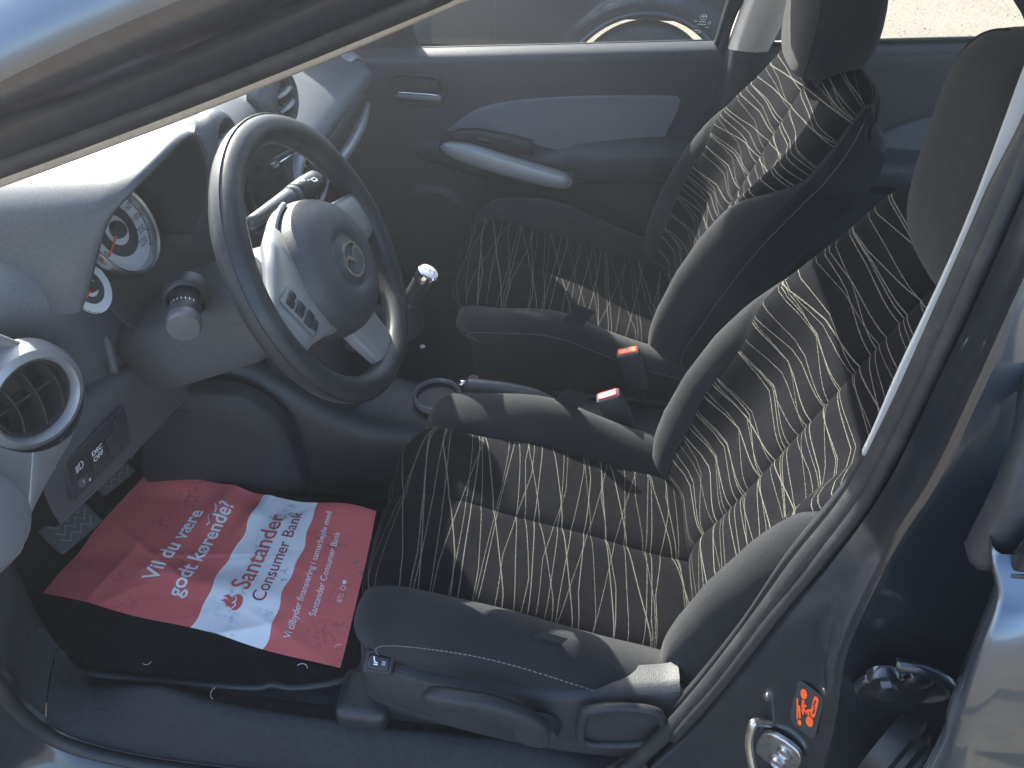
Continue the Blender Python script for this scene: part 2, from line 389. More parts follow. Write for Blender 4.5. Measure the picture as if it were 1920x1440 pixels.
# ================================================================ ground
def build_ground():
    n = 60; rows = []
    xs = np.concatenate([[-300, -60, -20], np.linspace(-8, 10, 37), [22, 60, 300]]); ys = np.concatenate([[-300, -60, -12], np.linspace(-4, 14, 37), [25, 60, 300]])
    for y in ys: rows.append([(x, y, -.25) for x in xs])
    g = sheet('ground', rows, M_GROUND, smooth=False); tag(g, 'pale worn asphalt strewn with grit under the cars', 'ground', kind='structure')
    # loose grit
    V, F = [], []
    rng = random.Random(3)
    M_G = mat('grit', (.10, .092, .08), .9, vary=(40, (.26, .23, .19), .4, .6))
    for k in range(5200):
        y = rng.uniform(2.0, 9.5); x = rng.uniform(.8, 6.0)
        r = rng.uniform(.003, .009) * (1 if rng.random() < .93 else 1.8); o = len(V)
        for q in range(5):
            a = 1.2566 * q + rng.random(); V.append((x + r * math.cos(a), y + r * math.sin(a), -.2505))
        V.append((x, y, -.25 + r * .8))
        for q in range(5): F.append((o + q, o + (q + 1) % 5, o + 5))
    tag(pym('grit', V, F, M_G, smooth=False), 'dark loose grit scattered on the asphalt', 'grit', kind='stuff')
build_ground()

# ================================================================ car body shell
car = tag(empty('hatchback', (0.2, 0, -.25)), 'dark blue-grey hatchback body seen through its open driver door', 'car')

def lineq(pts, xs):
    """quadratic y(x), z(x) through three 3-D points"""
    P = np.array(pts); cy = np.polyfit(P[:, 0], P[:, 1], min(2, len(P) - 1)); cz = np.polyfit(P[:, 0], P[:, 2], min(2, len(P) - 1))
    lo, hi = P[:, 0].min(), P[:, 0].max(); out = []
    for x in xs:
        xc = min(max(x, lo), hi); dy = np.polyval(np.polyder(cy), xc); dz = np.polyval(np.polyder(cz), xc)
        out.append(np.array((x, np.polyval(cy, xc) + dy * (x - xc), np.polyval(cz, xc) + dz * (x - xc))))
    return out
APX = np.linspace(-1.24, -.06, 30)
A0 = lineq([(-0.6702, -0.6154, 0.9667), (-0.5246, -0.5979, 1.0171), (-0.2806, -0.5687, 1.1106)], APX)
A1 = lineq([(-0.6553, -0.6266, 0.9827), (-0.5143, -0.6097, 1.0319), (-0.2968, -0.5836, 1.1137)], APX)
A2 = lineq([(-0.6316, -0.6458, 1.0066), (-0.4981, -0.6298, 1.0525), (-0.3172, -0.6081, 1.1191)], APX)
A3 = lineq([(-0.6098, -0.6612, 1.0317), (-0.4838, -0.6461, 1.0733), (-0.3504, -0.6300, 1.1234)], APX)
A4 = lineq([(-0.5886, -0.6766, 1.0553), (-0.4693, -0.6623, 1.0947), (-0.3842, -0.6521, 1.1277)], APX)
A5 = lineq([(-0.5701, -0.6904, 1.0755), (-0.5166, -0.6840, 1.0973), (-0.4216, -0.6726, 1.1316)], APX)
A0, A1, A2, A3, A4, A5 = [np.array(a) for a in (A0, A1, A2, A3, A4, A5)]
def off(L, dy, dz, dx=0): return L + np.array((dx, dy, dz))
def strip(name, lines, m, parent=car, auto=None): return sheet(name, [list(r) for r in zip(*lines)], m, parent, auto=auto)
strip('pillar_trim', [off(A0, .050, .075), off(A0, .022, .028), off(A0, .006, .004), A0, (A0 + A1) / 2 + np.array((0, -.001, -.002)), A1, off(A1, 0, .012)], M_BEIGE)
A23 = (A2 + A3) / 2; A34 = (A3 + A4) / 2
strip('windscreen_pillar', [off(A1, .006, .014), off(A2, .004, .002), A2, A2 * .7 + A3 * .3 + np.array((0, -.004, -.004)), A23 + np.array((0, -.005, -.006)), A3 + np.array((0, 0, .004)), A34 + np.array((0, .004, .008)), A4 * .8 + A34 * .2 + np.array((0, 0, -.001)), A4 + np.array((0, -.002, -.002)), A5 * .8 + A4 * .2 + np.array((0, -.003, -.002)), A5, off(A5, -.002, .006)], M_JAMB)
strip('windscreen_pillar', [off(A5, -.002, .006), off(A5, -.004, .014), off(A5, .004, .032), off(A5, .020, .052), off(A5, .042, .068), off(A5, .066, .078), off(A5, .074, .076)], M_PAINT)
strip('windscreen_moulding', [off(A5, .066, .0795), off(A5, .078, .083), off(A5, .090, .082)], M_RUBBER)

# rear pillar of the door opening (feature lines from inside to outside)
def dense(L, n=36): return np.array(spline(L, n))
N1 = dense([(0.1046, -0.5850, 1.1015), (0.1022, -0.6050, 0.9700), (0.0883, -0.6280, 0.8506), (0.0771, -0.6450, 0.7373), (0.0417, -0.6550, 0.6071), (0.0182, -0.6600, 0.4776), (-0.0210, -0.6650, 0.3181), (-0.0584, -0.6680, 0.2055)])
N2 = dense([(0.1190, -0.6050, 1.0882), (0.1111, -0.6320, 0.9859), (0.0994, -0.6550, 0.8808), (0.0892, -0.6720, 0.7612), (0.0692, -0.6800, 0.6626), (0.0435, -0.6840, 0.5621), (-0.0021, -0.6900, 0.3420), (-0.0449, -0.6940, 0.2020)])
N3 = dense([(0.1138, -0.6650, 1.0897), (0.0972, -0.6950, 0.9975), (0.0865, -0.7150, 0.9145), (0.0855, -0.7280, 0.8301), (0.0765, -0.7350, 0.7656), (0.0756, -0.7400, 0.6702), (0.0811, -0.7420, 0.5935), (0.1062, -0.7450, 0.4600)])
N3b = dense([(.09, -.675, 1.16)] + [tuple(p) for p in N3[6:30:5]] + [(0.1007, -0.7450, 0.4921), (0.1146, -0.7500, 0.3820)])
N3 = dense([(0.1138, -0.6650, 1.0897), (0.0972, -0.6950, 0.9975), (0.0899, -0.7150, 0.9148), (0.0855, -0.7280, 0.8301), (0.0765, -0.7350, 0.7656), (0.0756, -0.7400, 0.6702), (0.0811, -0.7420, 0.5935), (0.1007, -0.7450, 0.4921), (0.1146, -0.7500, 0.3820), (0.1227, -0.7520, 0.1979)])
def lp(a, b, t): return a * (1 - t) + b * t
jr = [off(N1, .004, 0, .03), off(N1, .002, 0, .012), lp(N1, N2, .55) + np.array((.012, 0, 0)), N2, lp(N2, N3, .12) + np.array((-.003, 0, 0)), lp(N2, N3, .35) + np.array((.006, 0, 0)), lp(N2, N3, .62) + np.array((.010, 0, 0)), lp(N2, N3, .86) + np.array((.004, 0, 0)), lp(N2, N3, .95) + np.array((0, 0, 0)), N3, off(N3, -.001, 0, .006)]
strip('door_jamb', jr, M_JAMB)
N3w = np.array([.075 + .14 * min(1, max(0, (.86 - p[2]) / .06)) for p in N3])
def offw(L, dy, f): return L + np.stack([N3w * f, np.full(len(L), dy), np.zeros(len(L))], 1)
strip('centre_pillar', [off(N3, -.001, 0, .006), off(N3, .004, 0, .016), offw(N3, .012, .5), offw(N3, .016, .85), offw(N3, .030, 1.)], M_PAINT)
# light trim strip of the pillar and its dark lower cover, inside the seal
k = 15
strip('pillar_trim', [off(N1[:k], .075, 0, .10), off(N1[:k], .05, 0, .05), off(N1[:k], .0125, 0, -.002), off(N1[:k], .006, 0, -.003), off(N1[:k], .002, 0, .02)], M_LIGHTTRIM)
strip('pillar_trim', [off(N1[k-1:], .075, 0, .10), off(N1[k-1:], .05, 0, .05), off(N1[k-1:], .026, 0, .008), off(N1[k-1:], .006, 0, -.002), off(N1[k-1:], .002, 0, .02)], M_BLACK)

# door seal: a rubber loop round the whole opening
SEAL_SILL = [(-0.0579, -0.6680, 0.2007), (-.085, -.672, .125), (-.14, -.676, .055), (-.25, -.679, .016), (-.45, -.681, -.002), (-.62, -.682, -.010), (-0.7992, -0.6820, -0.0119), (-0.8981, -0.6830, 0.0094), (-0.9566, -0.6840, 0.0536), (-0.9739, -0.6860, 0.1499), (-0.9626, -0.6880, 0.2353), (-.985, -.691, .34), (-1.02, -.694, .47), (-1.08, -.70, .64)]
aseal = [tuple(p) for p in lp(A1, A2, .78)[2:-2:3]]
bseal = [tuple(p) for p in lp(N1, N2, .35)[::4]]
loop = aseal + [(.02, -.585, 1.165)] + bseal + [tuple(np.array(p) + np.array((0, -.008, 0))) for p in SEAL_SILL[1:]]
tube('door_seal', loop, .0105, M_RUBBER, car, n=10, samples=220, closed=True)
tube('door_seal', [tuple(p) for p in lp(N1, N2, .72)[::4]] , .0075, M_RUBBER, car, n=8, samples=70)

# sill and front jamb swept along the lower seal
def jamb_band():
    P = np.array(spline(SEAL_SILL, 60)); rows = []
    cen = np.array((-.45, 0, .60))
    for i, p in enumerate(P):
        t = P[min(i + 1, 59)] - P[max(i - 1, 0)]; t[1] = 0; t /= np.linalg.norm(t)
        o = np.array((-t[2], 0, t[0]))
        if np.dot(o, p - cen) < 0: o = -o
        rows.append([p + o * d + np.array((0, y, 0)) for d, y in ((-.004, .01), (.004, -.010), (.010, -.022), (.022, -.030), (.034, -.046), (.040, -.066), (.047, -.078), (.052, -.082))])
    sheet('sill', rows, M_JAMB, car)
    rows2 = []
    for i, p in enumerate(P):
        t = P[min(i + 1, 59)] - P[max(i - 1, 0)]; t[1] = 0; t /= np.linalg.norm(t)
        o = np.array((-t[2], 0, t[0]))
        if np.dot(o, p - cen) < 0: o = -o
        rows2.append([p + o * d + np.array((0, y, 0)) for d, y in ((.052, -.082), (.058, -.084), (.075, -.083), (.11, -.074), (.20, -.062), (.34, -.07))])
    sheet('front_wing', rows2, M_PAINT, car)
jamb_band()

# inner sill trim (scuff plate) and kick panel
def smooth01(t): t = min(1, max(0, t)); return t * t * (3 - 2 * t)
def sill_trim():
    P = np.array(spline(SEAL_SILL, 80)); inner = dense([(0.0132, -0.6000, 0.1889), (-0.0593, -0.6150, 0.0793), (-0.2061, -0.6200, 0.0783), (-0.4419, -0.6200, 0.0666), (-0.6927, -0.6180, 0.0780), (-0.8097, -0.6150, 0.1065), (-0.9393, -0.6050, 0.0660), (-0.9528, -0.6000, 0.1720), (-0.9455, -0.6000, 0.2904), (-0.9222, -0.6020, 0.4114), (-0.9018, -0.6050, 0.5068), (-0.8785, -0.6100, 0.6119)], 80)
    # resample both by normalised index
    rows = []
    for i in range(80):
        a, b = inner[i], P[i]
        top = lp(a, b, .5) + np.array((0, 0, .012))
        q_ = 1 - smooth01((i - 44) / 8)
        rows.append([a + np.array((.02 * q_ - .01 * (1 - q_), .03 * q_ - .01 * (1 - q_), -.07)), a + np.array((.004 * q_, .006 * q_, -.012)), a, lp(a, b, .12) + np.array((0, 0, .008)), lp(a, b, .4) + np.array((0, 0, .013)), lp(a, b, .75) + np.array((0, 0, .010)), lp(a, b, .95) + np.array((0, 0, .003)), b + np.array((0, .004, -.006))])
    c = 51
    sheet('scuff_plate', rows[:c], M_LOWER2, car); sheet('kick_panel', [[p + np.array((-.0025, 0, -.0008)) for p in r] for r in rows[c - 1:]], M_LOWER2, car)
M_LOWER2 = mat('scuff_plastic', (.019, .021, .0245), .65, spec=.2, grain=(700, .3, .0008, 1), vary=(25, (.021, .025, .031), .45, .75), fuzz=(140, .4))
sill_trim()

# floor, bulkhead, far wall, tunnel
def floor():
    rows = []
    xs = np.concatenate([np.linspace(-1.45, -.95, 14), np.linspace(-.90, 1.30, 40)]); ys = np.linspace(-.64, .70, 46)
    for x in xs:
        r = []
        for y in ys:
            z = .052
            if x < -1.13: z += (-1.13 - x) * 1.15
            z += .004 * math.sin(9 * x + 3 * y) * math.sin(7 * y)
            if x > .12: z = .052 - .0 * x
            r.append((x, y, z))
        rows.append(r)
    sheet('carpet', rows, M_CARPET, car)
    sheet('bulkhead', [[(-1.46, y, z) for y in np.linspace(-.75, .75, 4)] for z in (.0, .5, .9)], M_CARPET, car)
    # raised heel rails visible under the seat
    rbox('rear_floor_step', (.9, 1.3, .20), (.86, 0, .12), M_CARPET, car, .03)
floor()

# roof, headliner, windscreen, far-side shell
def roof():
    xs = np.linspace(0, 1, 24); ys = np.linspace(-.585, .585, 15)
    hx = lambda y: -.37 + .13 * (y / .585) ** 2
    def rz(x, y): return 1.205 + .075 * math.sin(min(1, (x + .37) / 1.1) * 1.3) - .045 * abs(y / .585) ** 3 - .10 * max(0, x - 1.0) ** 2
    X_ = lambda s, y: hx(y) + s * (1.75 - hx(y))
    sheet('roof', [[(X_(s, y), y * (1 - .04 * max(0, X_(s, y))), rz(X_(s, y), y)) for y in ys] for s in xs], M_PAINT, car)
    sheet('headliner', [[(X_(s, y), y * .985 * (1 - .04 * max(0, X_(s, y))), rz(X_(s, y), y) - .022) for y in ys] for s in xs], M_HEAD, car)
    rows = []
    for i in range(16):
        s = i / 15
        rows.append([(-1.27 * (1 - s) + s * (-.24) - .13 * (1 - (y / .62) ** 2), y * (1.0 - .07 * s), .825 + s * .375 - .03 * s * abs(y / .62) ** 3 + .015 * math.sin(math.pi * s)) for y in np.linspace(-.625, .625, 15)])
    sheet('windscreen', rows, M_GLASS, car)
    # bonnet / scuttle ahead of the glass
    rows = []
    for x in np.linspace(-2.3, -1.16, 12):
        rows.append([(x - .14 * (1 - (y / .7) ** 2), y, .80 + .02 * (1 - (y / .7) ** 2) - .10 * ((-1.16 - x) / 1.1) ** 2) for y in np.linspace(-.74, .74, 13)])
    sheet('bonnet', rows, M_PAINT, car)
    # far windscreen pillar and roof rail
    f = lambda L: np.array([(p[0], -p[1], p[2]) for p in L])
    strip('windscreen_pillar', [off(f(A0), -.03, .05), off(f(A0), 0, 0), f(A1), f(A3), off(f(A5), .0, .01), off(f(A5), -.05, .07)], M_BEIGE)
    # rear pillars, tailgate glass frame: closes the cabin behind
    rows = [[(1.78 + .10 * (1 - abs(y) / .7) - .30 * s, y * (1 - .16 * s), .70 + .45 * s) for y in np.linspace(-.70, .70, 9)] for s in np.linspace(0, 1, 6)]
    sheet('rear_window', rows, M_GLASS, car)
    rows = [[(1.86, y, z) for y in np.linspace(-.72, .72, 5)] for z in (-.05, .3, .70)]
    sheet('tailgate', rows, M_PAINT, car)
roof()
def roof_rail(sg):
    xs = np.linspace(-.16, 1.7, 16); rows = []
    for x in xs:
        z0 = interp(x, [-.16, .1, .6, 1.2, 1.7], [1.158, 1.142, 1.150, 1.120, 1.03]); z1 = interp(x, [-.16, .1, .6, 1.2, 1.7], [1.185, 1.215, 1.232, 1.215, 1.13]); w_ = 1 - .04 * max(0, x)
        rows.append([(x, sg * .560 * w_, z0 + .012), (x, sg * .585 * w_, z0), (x, sg * .612 * w_, z0 + .004), (x, sg * .628 * w_, z0 + .020), (x, sg * .620 * w_, z0 + .045), (x, sg * .585 * w_, z1 + .002), (x, sg * .55 * w_, z1 + .012)])
    sheet('roof_rail', rows, M_PAINT, car)
roof_rail(-1); roof_rail(1)

# upper cover of the far centre pillar (pale) and the dark cover below it
def far_pillar():
    T = [(0.1757, 0.6000, 0.9528), (0.1670, 0.6200, 0.8326), (0.1426, 0.6350, 0.7228)]
    a = dense([(0.1385, 0.6300, 0.9465), (0.1128, 0.6450, 0.8247), (0.0985, 0.6600, 0.7202)], 10)
    b = dense([(0.1503, 0.6000, 0.9522), (0.1256, 0.6180, 0.8317), (0.1116, 0.6320, 0.7270)], 10)
    c = dense([(0.1959, 0.6000, 0.9533), (0.1742, 0.6180, 0.8333), (0.1521, 0.6320, 0.7252)], 10)
    d = dense([(0.2419, 0.6450, 0.9465), (0.2168, 0.6600, 0.8244), (0.1881, 0.6750, 0.7135)], 10)
    strip('pillar_trim', [off(a, .04, 0, 0), a, lp(a, b, .7) + np.array((0, -.002, 0)), b + np.array((.002, -.004, 0)), lp(b, c, .5) + np.array((0, -.006, 0)), c + np.array((-.002, -.004, 0)), lp(c, d, .4) + np.array((0, -.002, 0)), d, off(d, .04, 0, 0)], M_BEIGE)
    a = dense([(0.0945, 0.6640, 0.7188), (0.0921, 0.6700, 0.6247), (0.0658, 0.6800, 0.4497), (0.0389, 0.6800, 0.2704)], 12)
    b = dense([(0.1079, 0.6300, 0.7274), (0.1090, 0.6350, 0.6259), (0.0853, 0.6400, 0.4551), (0.0564, 0.6400, 0.2780)], 12)
    c = dense([(0.1565, 0.6300, 0.7249), (0.1731, 0.6350, 0.6045), (0.1662, 0.6400, 0.4459), (0.1572, 0.6400, 0.2849)], 12)
    d = dense([(0.2229, 0.6720, 0.7123), (0.2417, 0.6750, 0.5927), (0.2511, 0.6800, 0.4322), (0.2598, 0.6800, 0.2695)], 12)
    strip('pillar_trim', [off(a, .04, 0, 0), a, lp(a, b, .7) + np.array((0, -.003, 0)), b + np.array((.003, -.004, 0)), lp(b, c, .5) + np.array((0, -.007, 0)), c + np.array((-.003, -.004, 0)), lp(c, d, .4), d, off(d, .04, 0, 0)], M_DOOR)
    # seal between door and pillar
    tube('door_seal', [(0.1248, 0.6600, 0.9023), (0.0943, 0.6720, 0.7853), (0.0887, 0.6800, 0.7206), (0.0858, 0.6850, 0.6191), (0.0520, 0.6900, 0.4584)], .010, M_RUBBER, car, samples=24)
    # far shell skin so that daylight enters only through the glass
    sheet('side_panel', [[(x, .80 + .03 * math.sin(3 * z), z) for x in np.linspace(-1.5, 1.9, 5)] for z in (-.12, .2, .45, .655)], M_PAINT, car)
    rbox('sill', (2.4, .14, .12), (-.1, .74, .02), M_JAMB, car, .02)
far_pillar()

# ================================================================ far front door (closed, seen from inside)
def smooth01(t): t = min(1, max(0, t)); return t * t * (3 - 2 * t)
def belt(x): return .675 + .0634 * (x + .745)
def sd_rrect(x, z, cx, cz, hw, hh, r, rot=0.):
    c, s = math.cos(rot), math.sin(rot); dx, dz = x - cx, z - cz
    u, v = abs(c * dx + s * dz) - hw + r, abs(-s * dx + c * dz) - hh + r
    return math.hypot(max(u, 0), max(v, 0)) + min(max(u, v), 0) - r

def far_front_door():
    d = tag(empty('front_door', (-.35, .70, .05)), 'dark grey front passenger door with silver grab strip, closed beyond the far seat', 'door')
    ARM = spline([(-.60, .44), (-.45, .425), (-.3, .40), (-.2, .405), (-.05, .43), (.09, .44)], 40)
    def y_at(x, z):
        y = .668
        tb = (z - (belt(x) - .034)) / .034           # rounded ledge below the glass
        if tb > 0: y += .036 * min(1, tb) ** 3
        y += .012 * smooth01((.50 - z) / .30)
        # armrest shelf bulging inwards
        za = interp(x, [-.62, -.45, -.3, -.22, -.05, .1], [.445, .425, .41, .435, .455, .46])
        hh = interp(x, [-.64, -.5, -.25, -.1, .1], [.0, .035, .045, .050, .052])
        q = abs(z - za) / max(hh + .012, .004)
        amp = interp(x, [-.66, -.58, -.25, -.16, .1], [0, .022, .030, .056, .058])
        if q < 1: y -= amp * (1 - q ** 4)
        # pull-handle recess
        s = sd_rrect(x, z, -.614, .597, .062, .028, .026)
        if s < .004: y += .020 * smooth01((.004 - s) / .010)
        # speaker grille dome and pocket lip low down
        r = math.hypot(x + .60, (z - .24)); y -= .010 * smooth01((.105 - r) / .012)
        if z < .17: y -= .028 * smooth01((.17 - z) / .012) * smooth01((x + .55) / .05)
        return y
    xs = np.linspace(-.98, .098, 170); zs = list(np.linspace(.06, .48, 52)) + list(np.linspace(.485, 1, 60))
    rows = []
    for i, t in enumerate(zs):
        r = []
        for x in xs:
            z = t if t < .482 else .48 + (belt(x) - .48) * (t - .48) / .52
            r.append((x, y_at(x, z), z))
        rows.append(r)
    sheet('door_card', rows, M_DOOR, d)
    # dark recess bowl, bezel, lever of the interior handle
    fr = frame((-.614, .672, .597), (1, 0, .02), (0, 0, 1))
    mtx = Matrix.Translation((-.614, .664, .597)) @ Matrix.Rotation(R(90), 4, 'X') @ Matrix.Rotation(R(-1.5), 4, 'Z')
    o = rrect(.138, .070, .034, 10)
    pts = [tuple(mtx @ Vector((p[0], p[1], 0))) for p in o]
    h = tube('handle_bezel', pts, .0042, M_BLACK, d, n=8, closed=True)
    lever = rbox('handle_lever', (.112, .016, .013), mtx @ Matrix.Translation((.002, -.014, .004)), M_GREYTRIM, d, .005)
    tube('handle_lever_edge', [tuple(mtx @ Vector((t * .053, -.0065 + .0012 * (1 - t * t), .0105))) for t in np.linspace(-1, 1, 9)], .0024, M_CHROME, d, n=8)
    rbox('lock_button', (.020, .024, .008), mtx @ Matrix.Translation((.038, .012, -.010)), M_DOOR, d, .003)
    # cloth insert
    out = [(-0.5466, 0.6550, 0.5019), (-0.5189, 0.6550, 0.5248), (-0.4824, 0.6550, 0.5504), (-0.4235, 0.6550, 0.5726), (-0.3338, 0.6550, 0.5883), (-0.2079, 0.6550, 0.6004), (-0.0840, 0.6550, 0.6073), (-0.0079, 0.6550, 0.6096), (0.0076, 0.6550, 0.6041), (0.0106, 0.6550, 0.5918), (-0.0065, 0.6550, 0.5373), (-0.0317, 0.6550, 0.4679), (-0.0812, 0.6550, 0.4693), (-0.1866, 0.6550, 0.4813), (-0.2190, 0.6550, 0.4769), (-0.2380, 0.6550, 0.4635), (-0.3312, 0.6550, 0.4805), (-0.4242, 0.6550, 0.4919), (-0.4904, 0.6550, 0.5048)]
    pl = [(p[0], p[2]) for p in out]
    pl = [tuple(q[:2]) for q in spline([(a, b, 0) for a, b in pl] + [(pl[0][0], pl[0][1], 0)], 90)][:-1]
    plate('cloth_insert', pl, .014, Matrix(((1, 0, 0, 0), (0, 0, -1, .668), (0, 1, 0, 0), (0, 0, 0, 1))), M_DOORFAB, d, .006, 3)
    # switch console on the armrest
    sw = [(-0.5464, 0.6300, 0.4960), (-0.5125, 0.6300, 0.5139), (-0.4599, 0.6300, 0.5166), (-0.3816, 0.6300, 0.5046), (-0.3319, 0.6300, 0.4938), (-0.3286, 0.6300, 0.4640), (-0.4212, 0.6300, 0.4617), (-0.5006, 0.6300, 0.4794)]
    plate('switch_console', [(p[0], p[2]) for p in sw], .018, Matrix(((1, 0, 0, 0), (0, 0, -1, .648), (0, 1, 0, 0), (0, 0, 0, 1))), M_BLACK, d, .006, 3)
    rbox('window_switch', (.040, .012, .014), frame((-0.4541, 0.6320, 0.4946), (1, 0, -.18), (0, -1, 0)), M_GLOSS, d, .004)
    # silver grab strip
    top = [(-0.5603, 0.6120, 0.4961), (-0.4840, 0.6110, 0.4911), (-0.3922, 0.6090, 0.4684), (-0.2998, 0.6070, 0.4456), (-0.2271, 0.6060, 0.4322)]
    bot = [(-0.5543, 0.6060, 0.4664), (-0.4846, 0.6050, 0.4416), (-0.3914, 0.6030, 0.4184), (-0.2978, 0.6010, 0.3994), (-0.2243, 0.6000, 0.3900)]
    T, B = spline(top, 30), spline(bot, 30); rows = []
    for i, (a, b) in enumerate(zip(T, B)):
        t = i / 29; e = math.sqrt(max(0, 1 - ((t - .5) / .5) ** 8)); c = (a + b) / 2; hh = (a - b) / 2; r = []
        for j in range(20):
            an = 2 * math.pi * j / 20; ca, sa = math.cos(an), math.sin(an)
            ex = lambda v: math.copysign(abs(v) ** .6, v)
            r.append(c + hh * e * ex(sa) + np.array((0, -.015 * e * ex(ca), 0)))
        rows.append(r)
    ax = rows[0]; rows = [[p + np.array((-.012, 0, .002)) * 1 for p in [sum(ax) / 20] * 20]] + rows + [[sum(rows[-1]) / 20 + np.array((.014, 0, -.003))] * 20]
    sheet('grab_strip', rows, M_SILVER, d, wrapv=True)
    for px in (-.545, -.235):
        rbox('grab_mount', (.03, .05, .03), (px, .635, interp(px, [-.55, -.23], [.478, .412])), M_BLACK, d, .006)
    # glass, outer waist seal, frame
    rows = []
    for s in np.linspace(0, 1, 8):
        rows.append([(x + .04 * s, .705 - .10 * s - .03 * s * s, belt(x) - .01 + s * (.40 - .0 * x)) for x in np.linspace(-.86, .09, 10)])
    g = sheet('window_glass', rows, M_GLASS, d)
    tube('waist_seal', [(x, .7035, belt(x) - .003) for x in np.linspace(-.80, .085, 12)], .004, M_RUBBER, d, n=8, flat=((0, 1, 0), .8))
    tube('window_frame', [(0.0812, 0.6900, 0.7219), (0.0882, 0.6750, 0.7951), (0.0989, 0.6550, 0.8829), (0.1075, 0.6300, 0.9550)], .013, M_BLACK, d, n=10, samples=14)
    # mirror corner cover at the front of the glass
    V = [(-1.02, .704, belt(-1.02) - .01), (-.615, .704, belt(-.615) + .002), (-.645, .655, .955), (-.70, .66, .945), (-1.02, .685, .83)]
    pym('mirror_corner_cover', [Vector(v) + Vector((0, q, 0)) for q in (0, .012) for v in V], [(0, 1, 2, 3, 4), (9, 8, 7, 6, 5)] + [(i, i + 5, (i + 1) % 5 + 5, (i + 1) % 5) for i in range(5)], M_BLACK, d, smooth=False)
    # exterior mirror outside the glass
    rows = []
    for i in range(15):
        v = -math.pi / 2 + math.pi * i / 14; r = []
        for j in range(28):
            u = 2 * math.pi * j / 28; pw = lambda c, e: math.copysign(abs(c) ** e, c)
            X = .062 * pw(math.cos(v), .6) * pw(math.cos(u), .8); Y = .105 * pw(math.cos(v), .5) * pw(math.sin(u), .6); Z = .072 * pw(math.sin(v), .6)
            if X > 0: X *= .35
            r.append(Vector((-.66 + X + .15 * Y, .86 + Y, .655 + Z)))
        rows.append(r)
    mh = sheet('door_mirror', rows, M_PAINT, d, wrapv=True)
    rbox('mirror_foot', (.05, .10, .05), (-.68, .755, .655), M_BLACK, mh, .015)
    # etched maker's mark in the lower rear corner of the glass
    def gl(px, pz):  # on glass plane near its foot
        s = (pz - (belt(px) - .01)) / .40; return Vector((px + .04 * s, .705 - .10 * s - .03 * s * s - .0012, pz))
    c = Vector((0.0304, 0.6920, 0.7646))
    e1 = shift(emblem2d(.0070), 0, .012)
    def dashes(y, x0, x1, n, h): return merge(*[poly_ring([(x0 + (x1 - x0) * (k + .15) / n, y), (x0 + (x1 - x0) * (k + .8) / n, y)], h) for k in range(n)])
    t1 = dashes(.002, -.008, .008, 5, .0022); t2 = dashes(-.004, -.010, .010, 7, .0022); t3 = dashes(-.018, -.020, -.004, 5, .0026); t4 = dashes(-.010, .010, .018, 3, .0018); t5 = dashes(.003, -.018, -.012, 2, .0022)
    Vt, Ft = merge(e1, t1, t2, t3, t4, t5, ring2d(.003, .0008, 16, .016, .0), ring2d(.003, .0008, 16, 0, -.021))
    pym('etched_mark', [gl(c.x + x, c.z + y) for x, y in Vt], Ft, M_WHITE, g, smooth=False, fix=False)
far_front_door()

def far_rear_door():
    d = tag(empty('rear_door', (.75, .70, .05)), 'dark rear passenger door on the far side, behind the two headrests', 'door')
    def bz(x): return .735 + .062 * (x - .428)
    def y_at(x, z):
        y = .675; tb = (z - (bz(x) - .030)) / .030
        if tb > 0: y += .030 * min(1, tb) ** 2
        za = .45; q = abs(z - za) / .05
        if q < 1 and x > .40: y -= .045 * (1 - q ** 4) * smooth01((x - .40) / .05)
        if z < .36: y += .01
        return y
    rows = []
    for t in np.linspace(0, 1, 60):
        rows.append([(x, y_at(x, .06 + (bz(x) - .06) * t), .06 + (bz(x) - .06) * t) for x in np.linspace(.17, 1.45, 70)])
    sheet('door_card', rows, M_DOOR, d)
    o = [(.46, .515), (.50, .55), (.56, .582), (.66, .605), (.8, .61), (1.0, .60), (1.1, .57), (1.1, .515), (.9, .508), (.65, .508)]
    o = [tuple(q[:2]) for q in spline([(a, b, 0) for a, b in o] + [(o[0][0], o[0][1], 0)], 60)][:-1]
    plate('cloth_insert', o, .012, Matrix(((1, 0, 0, 0), (0, 0, -1, .675), (0, 1, 0, 0), (0, 0, 0, 1))), M_DOORFAB, d, .005, 3)
    rows = [[(x, .708 - .1 * s, bz(x) - .01 + .38 * s) for x in np.linspace(.22, 1.3, 8)] for s in np.linspace(0, 1, 6)]
    sheet('window_glass', rows, M_GLASS, d)
    tube('waist_seal', [(x, .703, bz(x) + .003) for x in np.linspace(.2, 1.35, 10)], .005, M_RUBBER, d, n=8)
    tube('door_seal', [(.185, .69, .10), (.165, .69, .45), (.178, .685, .72), (.22, .65, .95)], .012, M_RUBBER, d, samples=16)
far_rear_door()

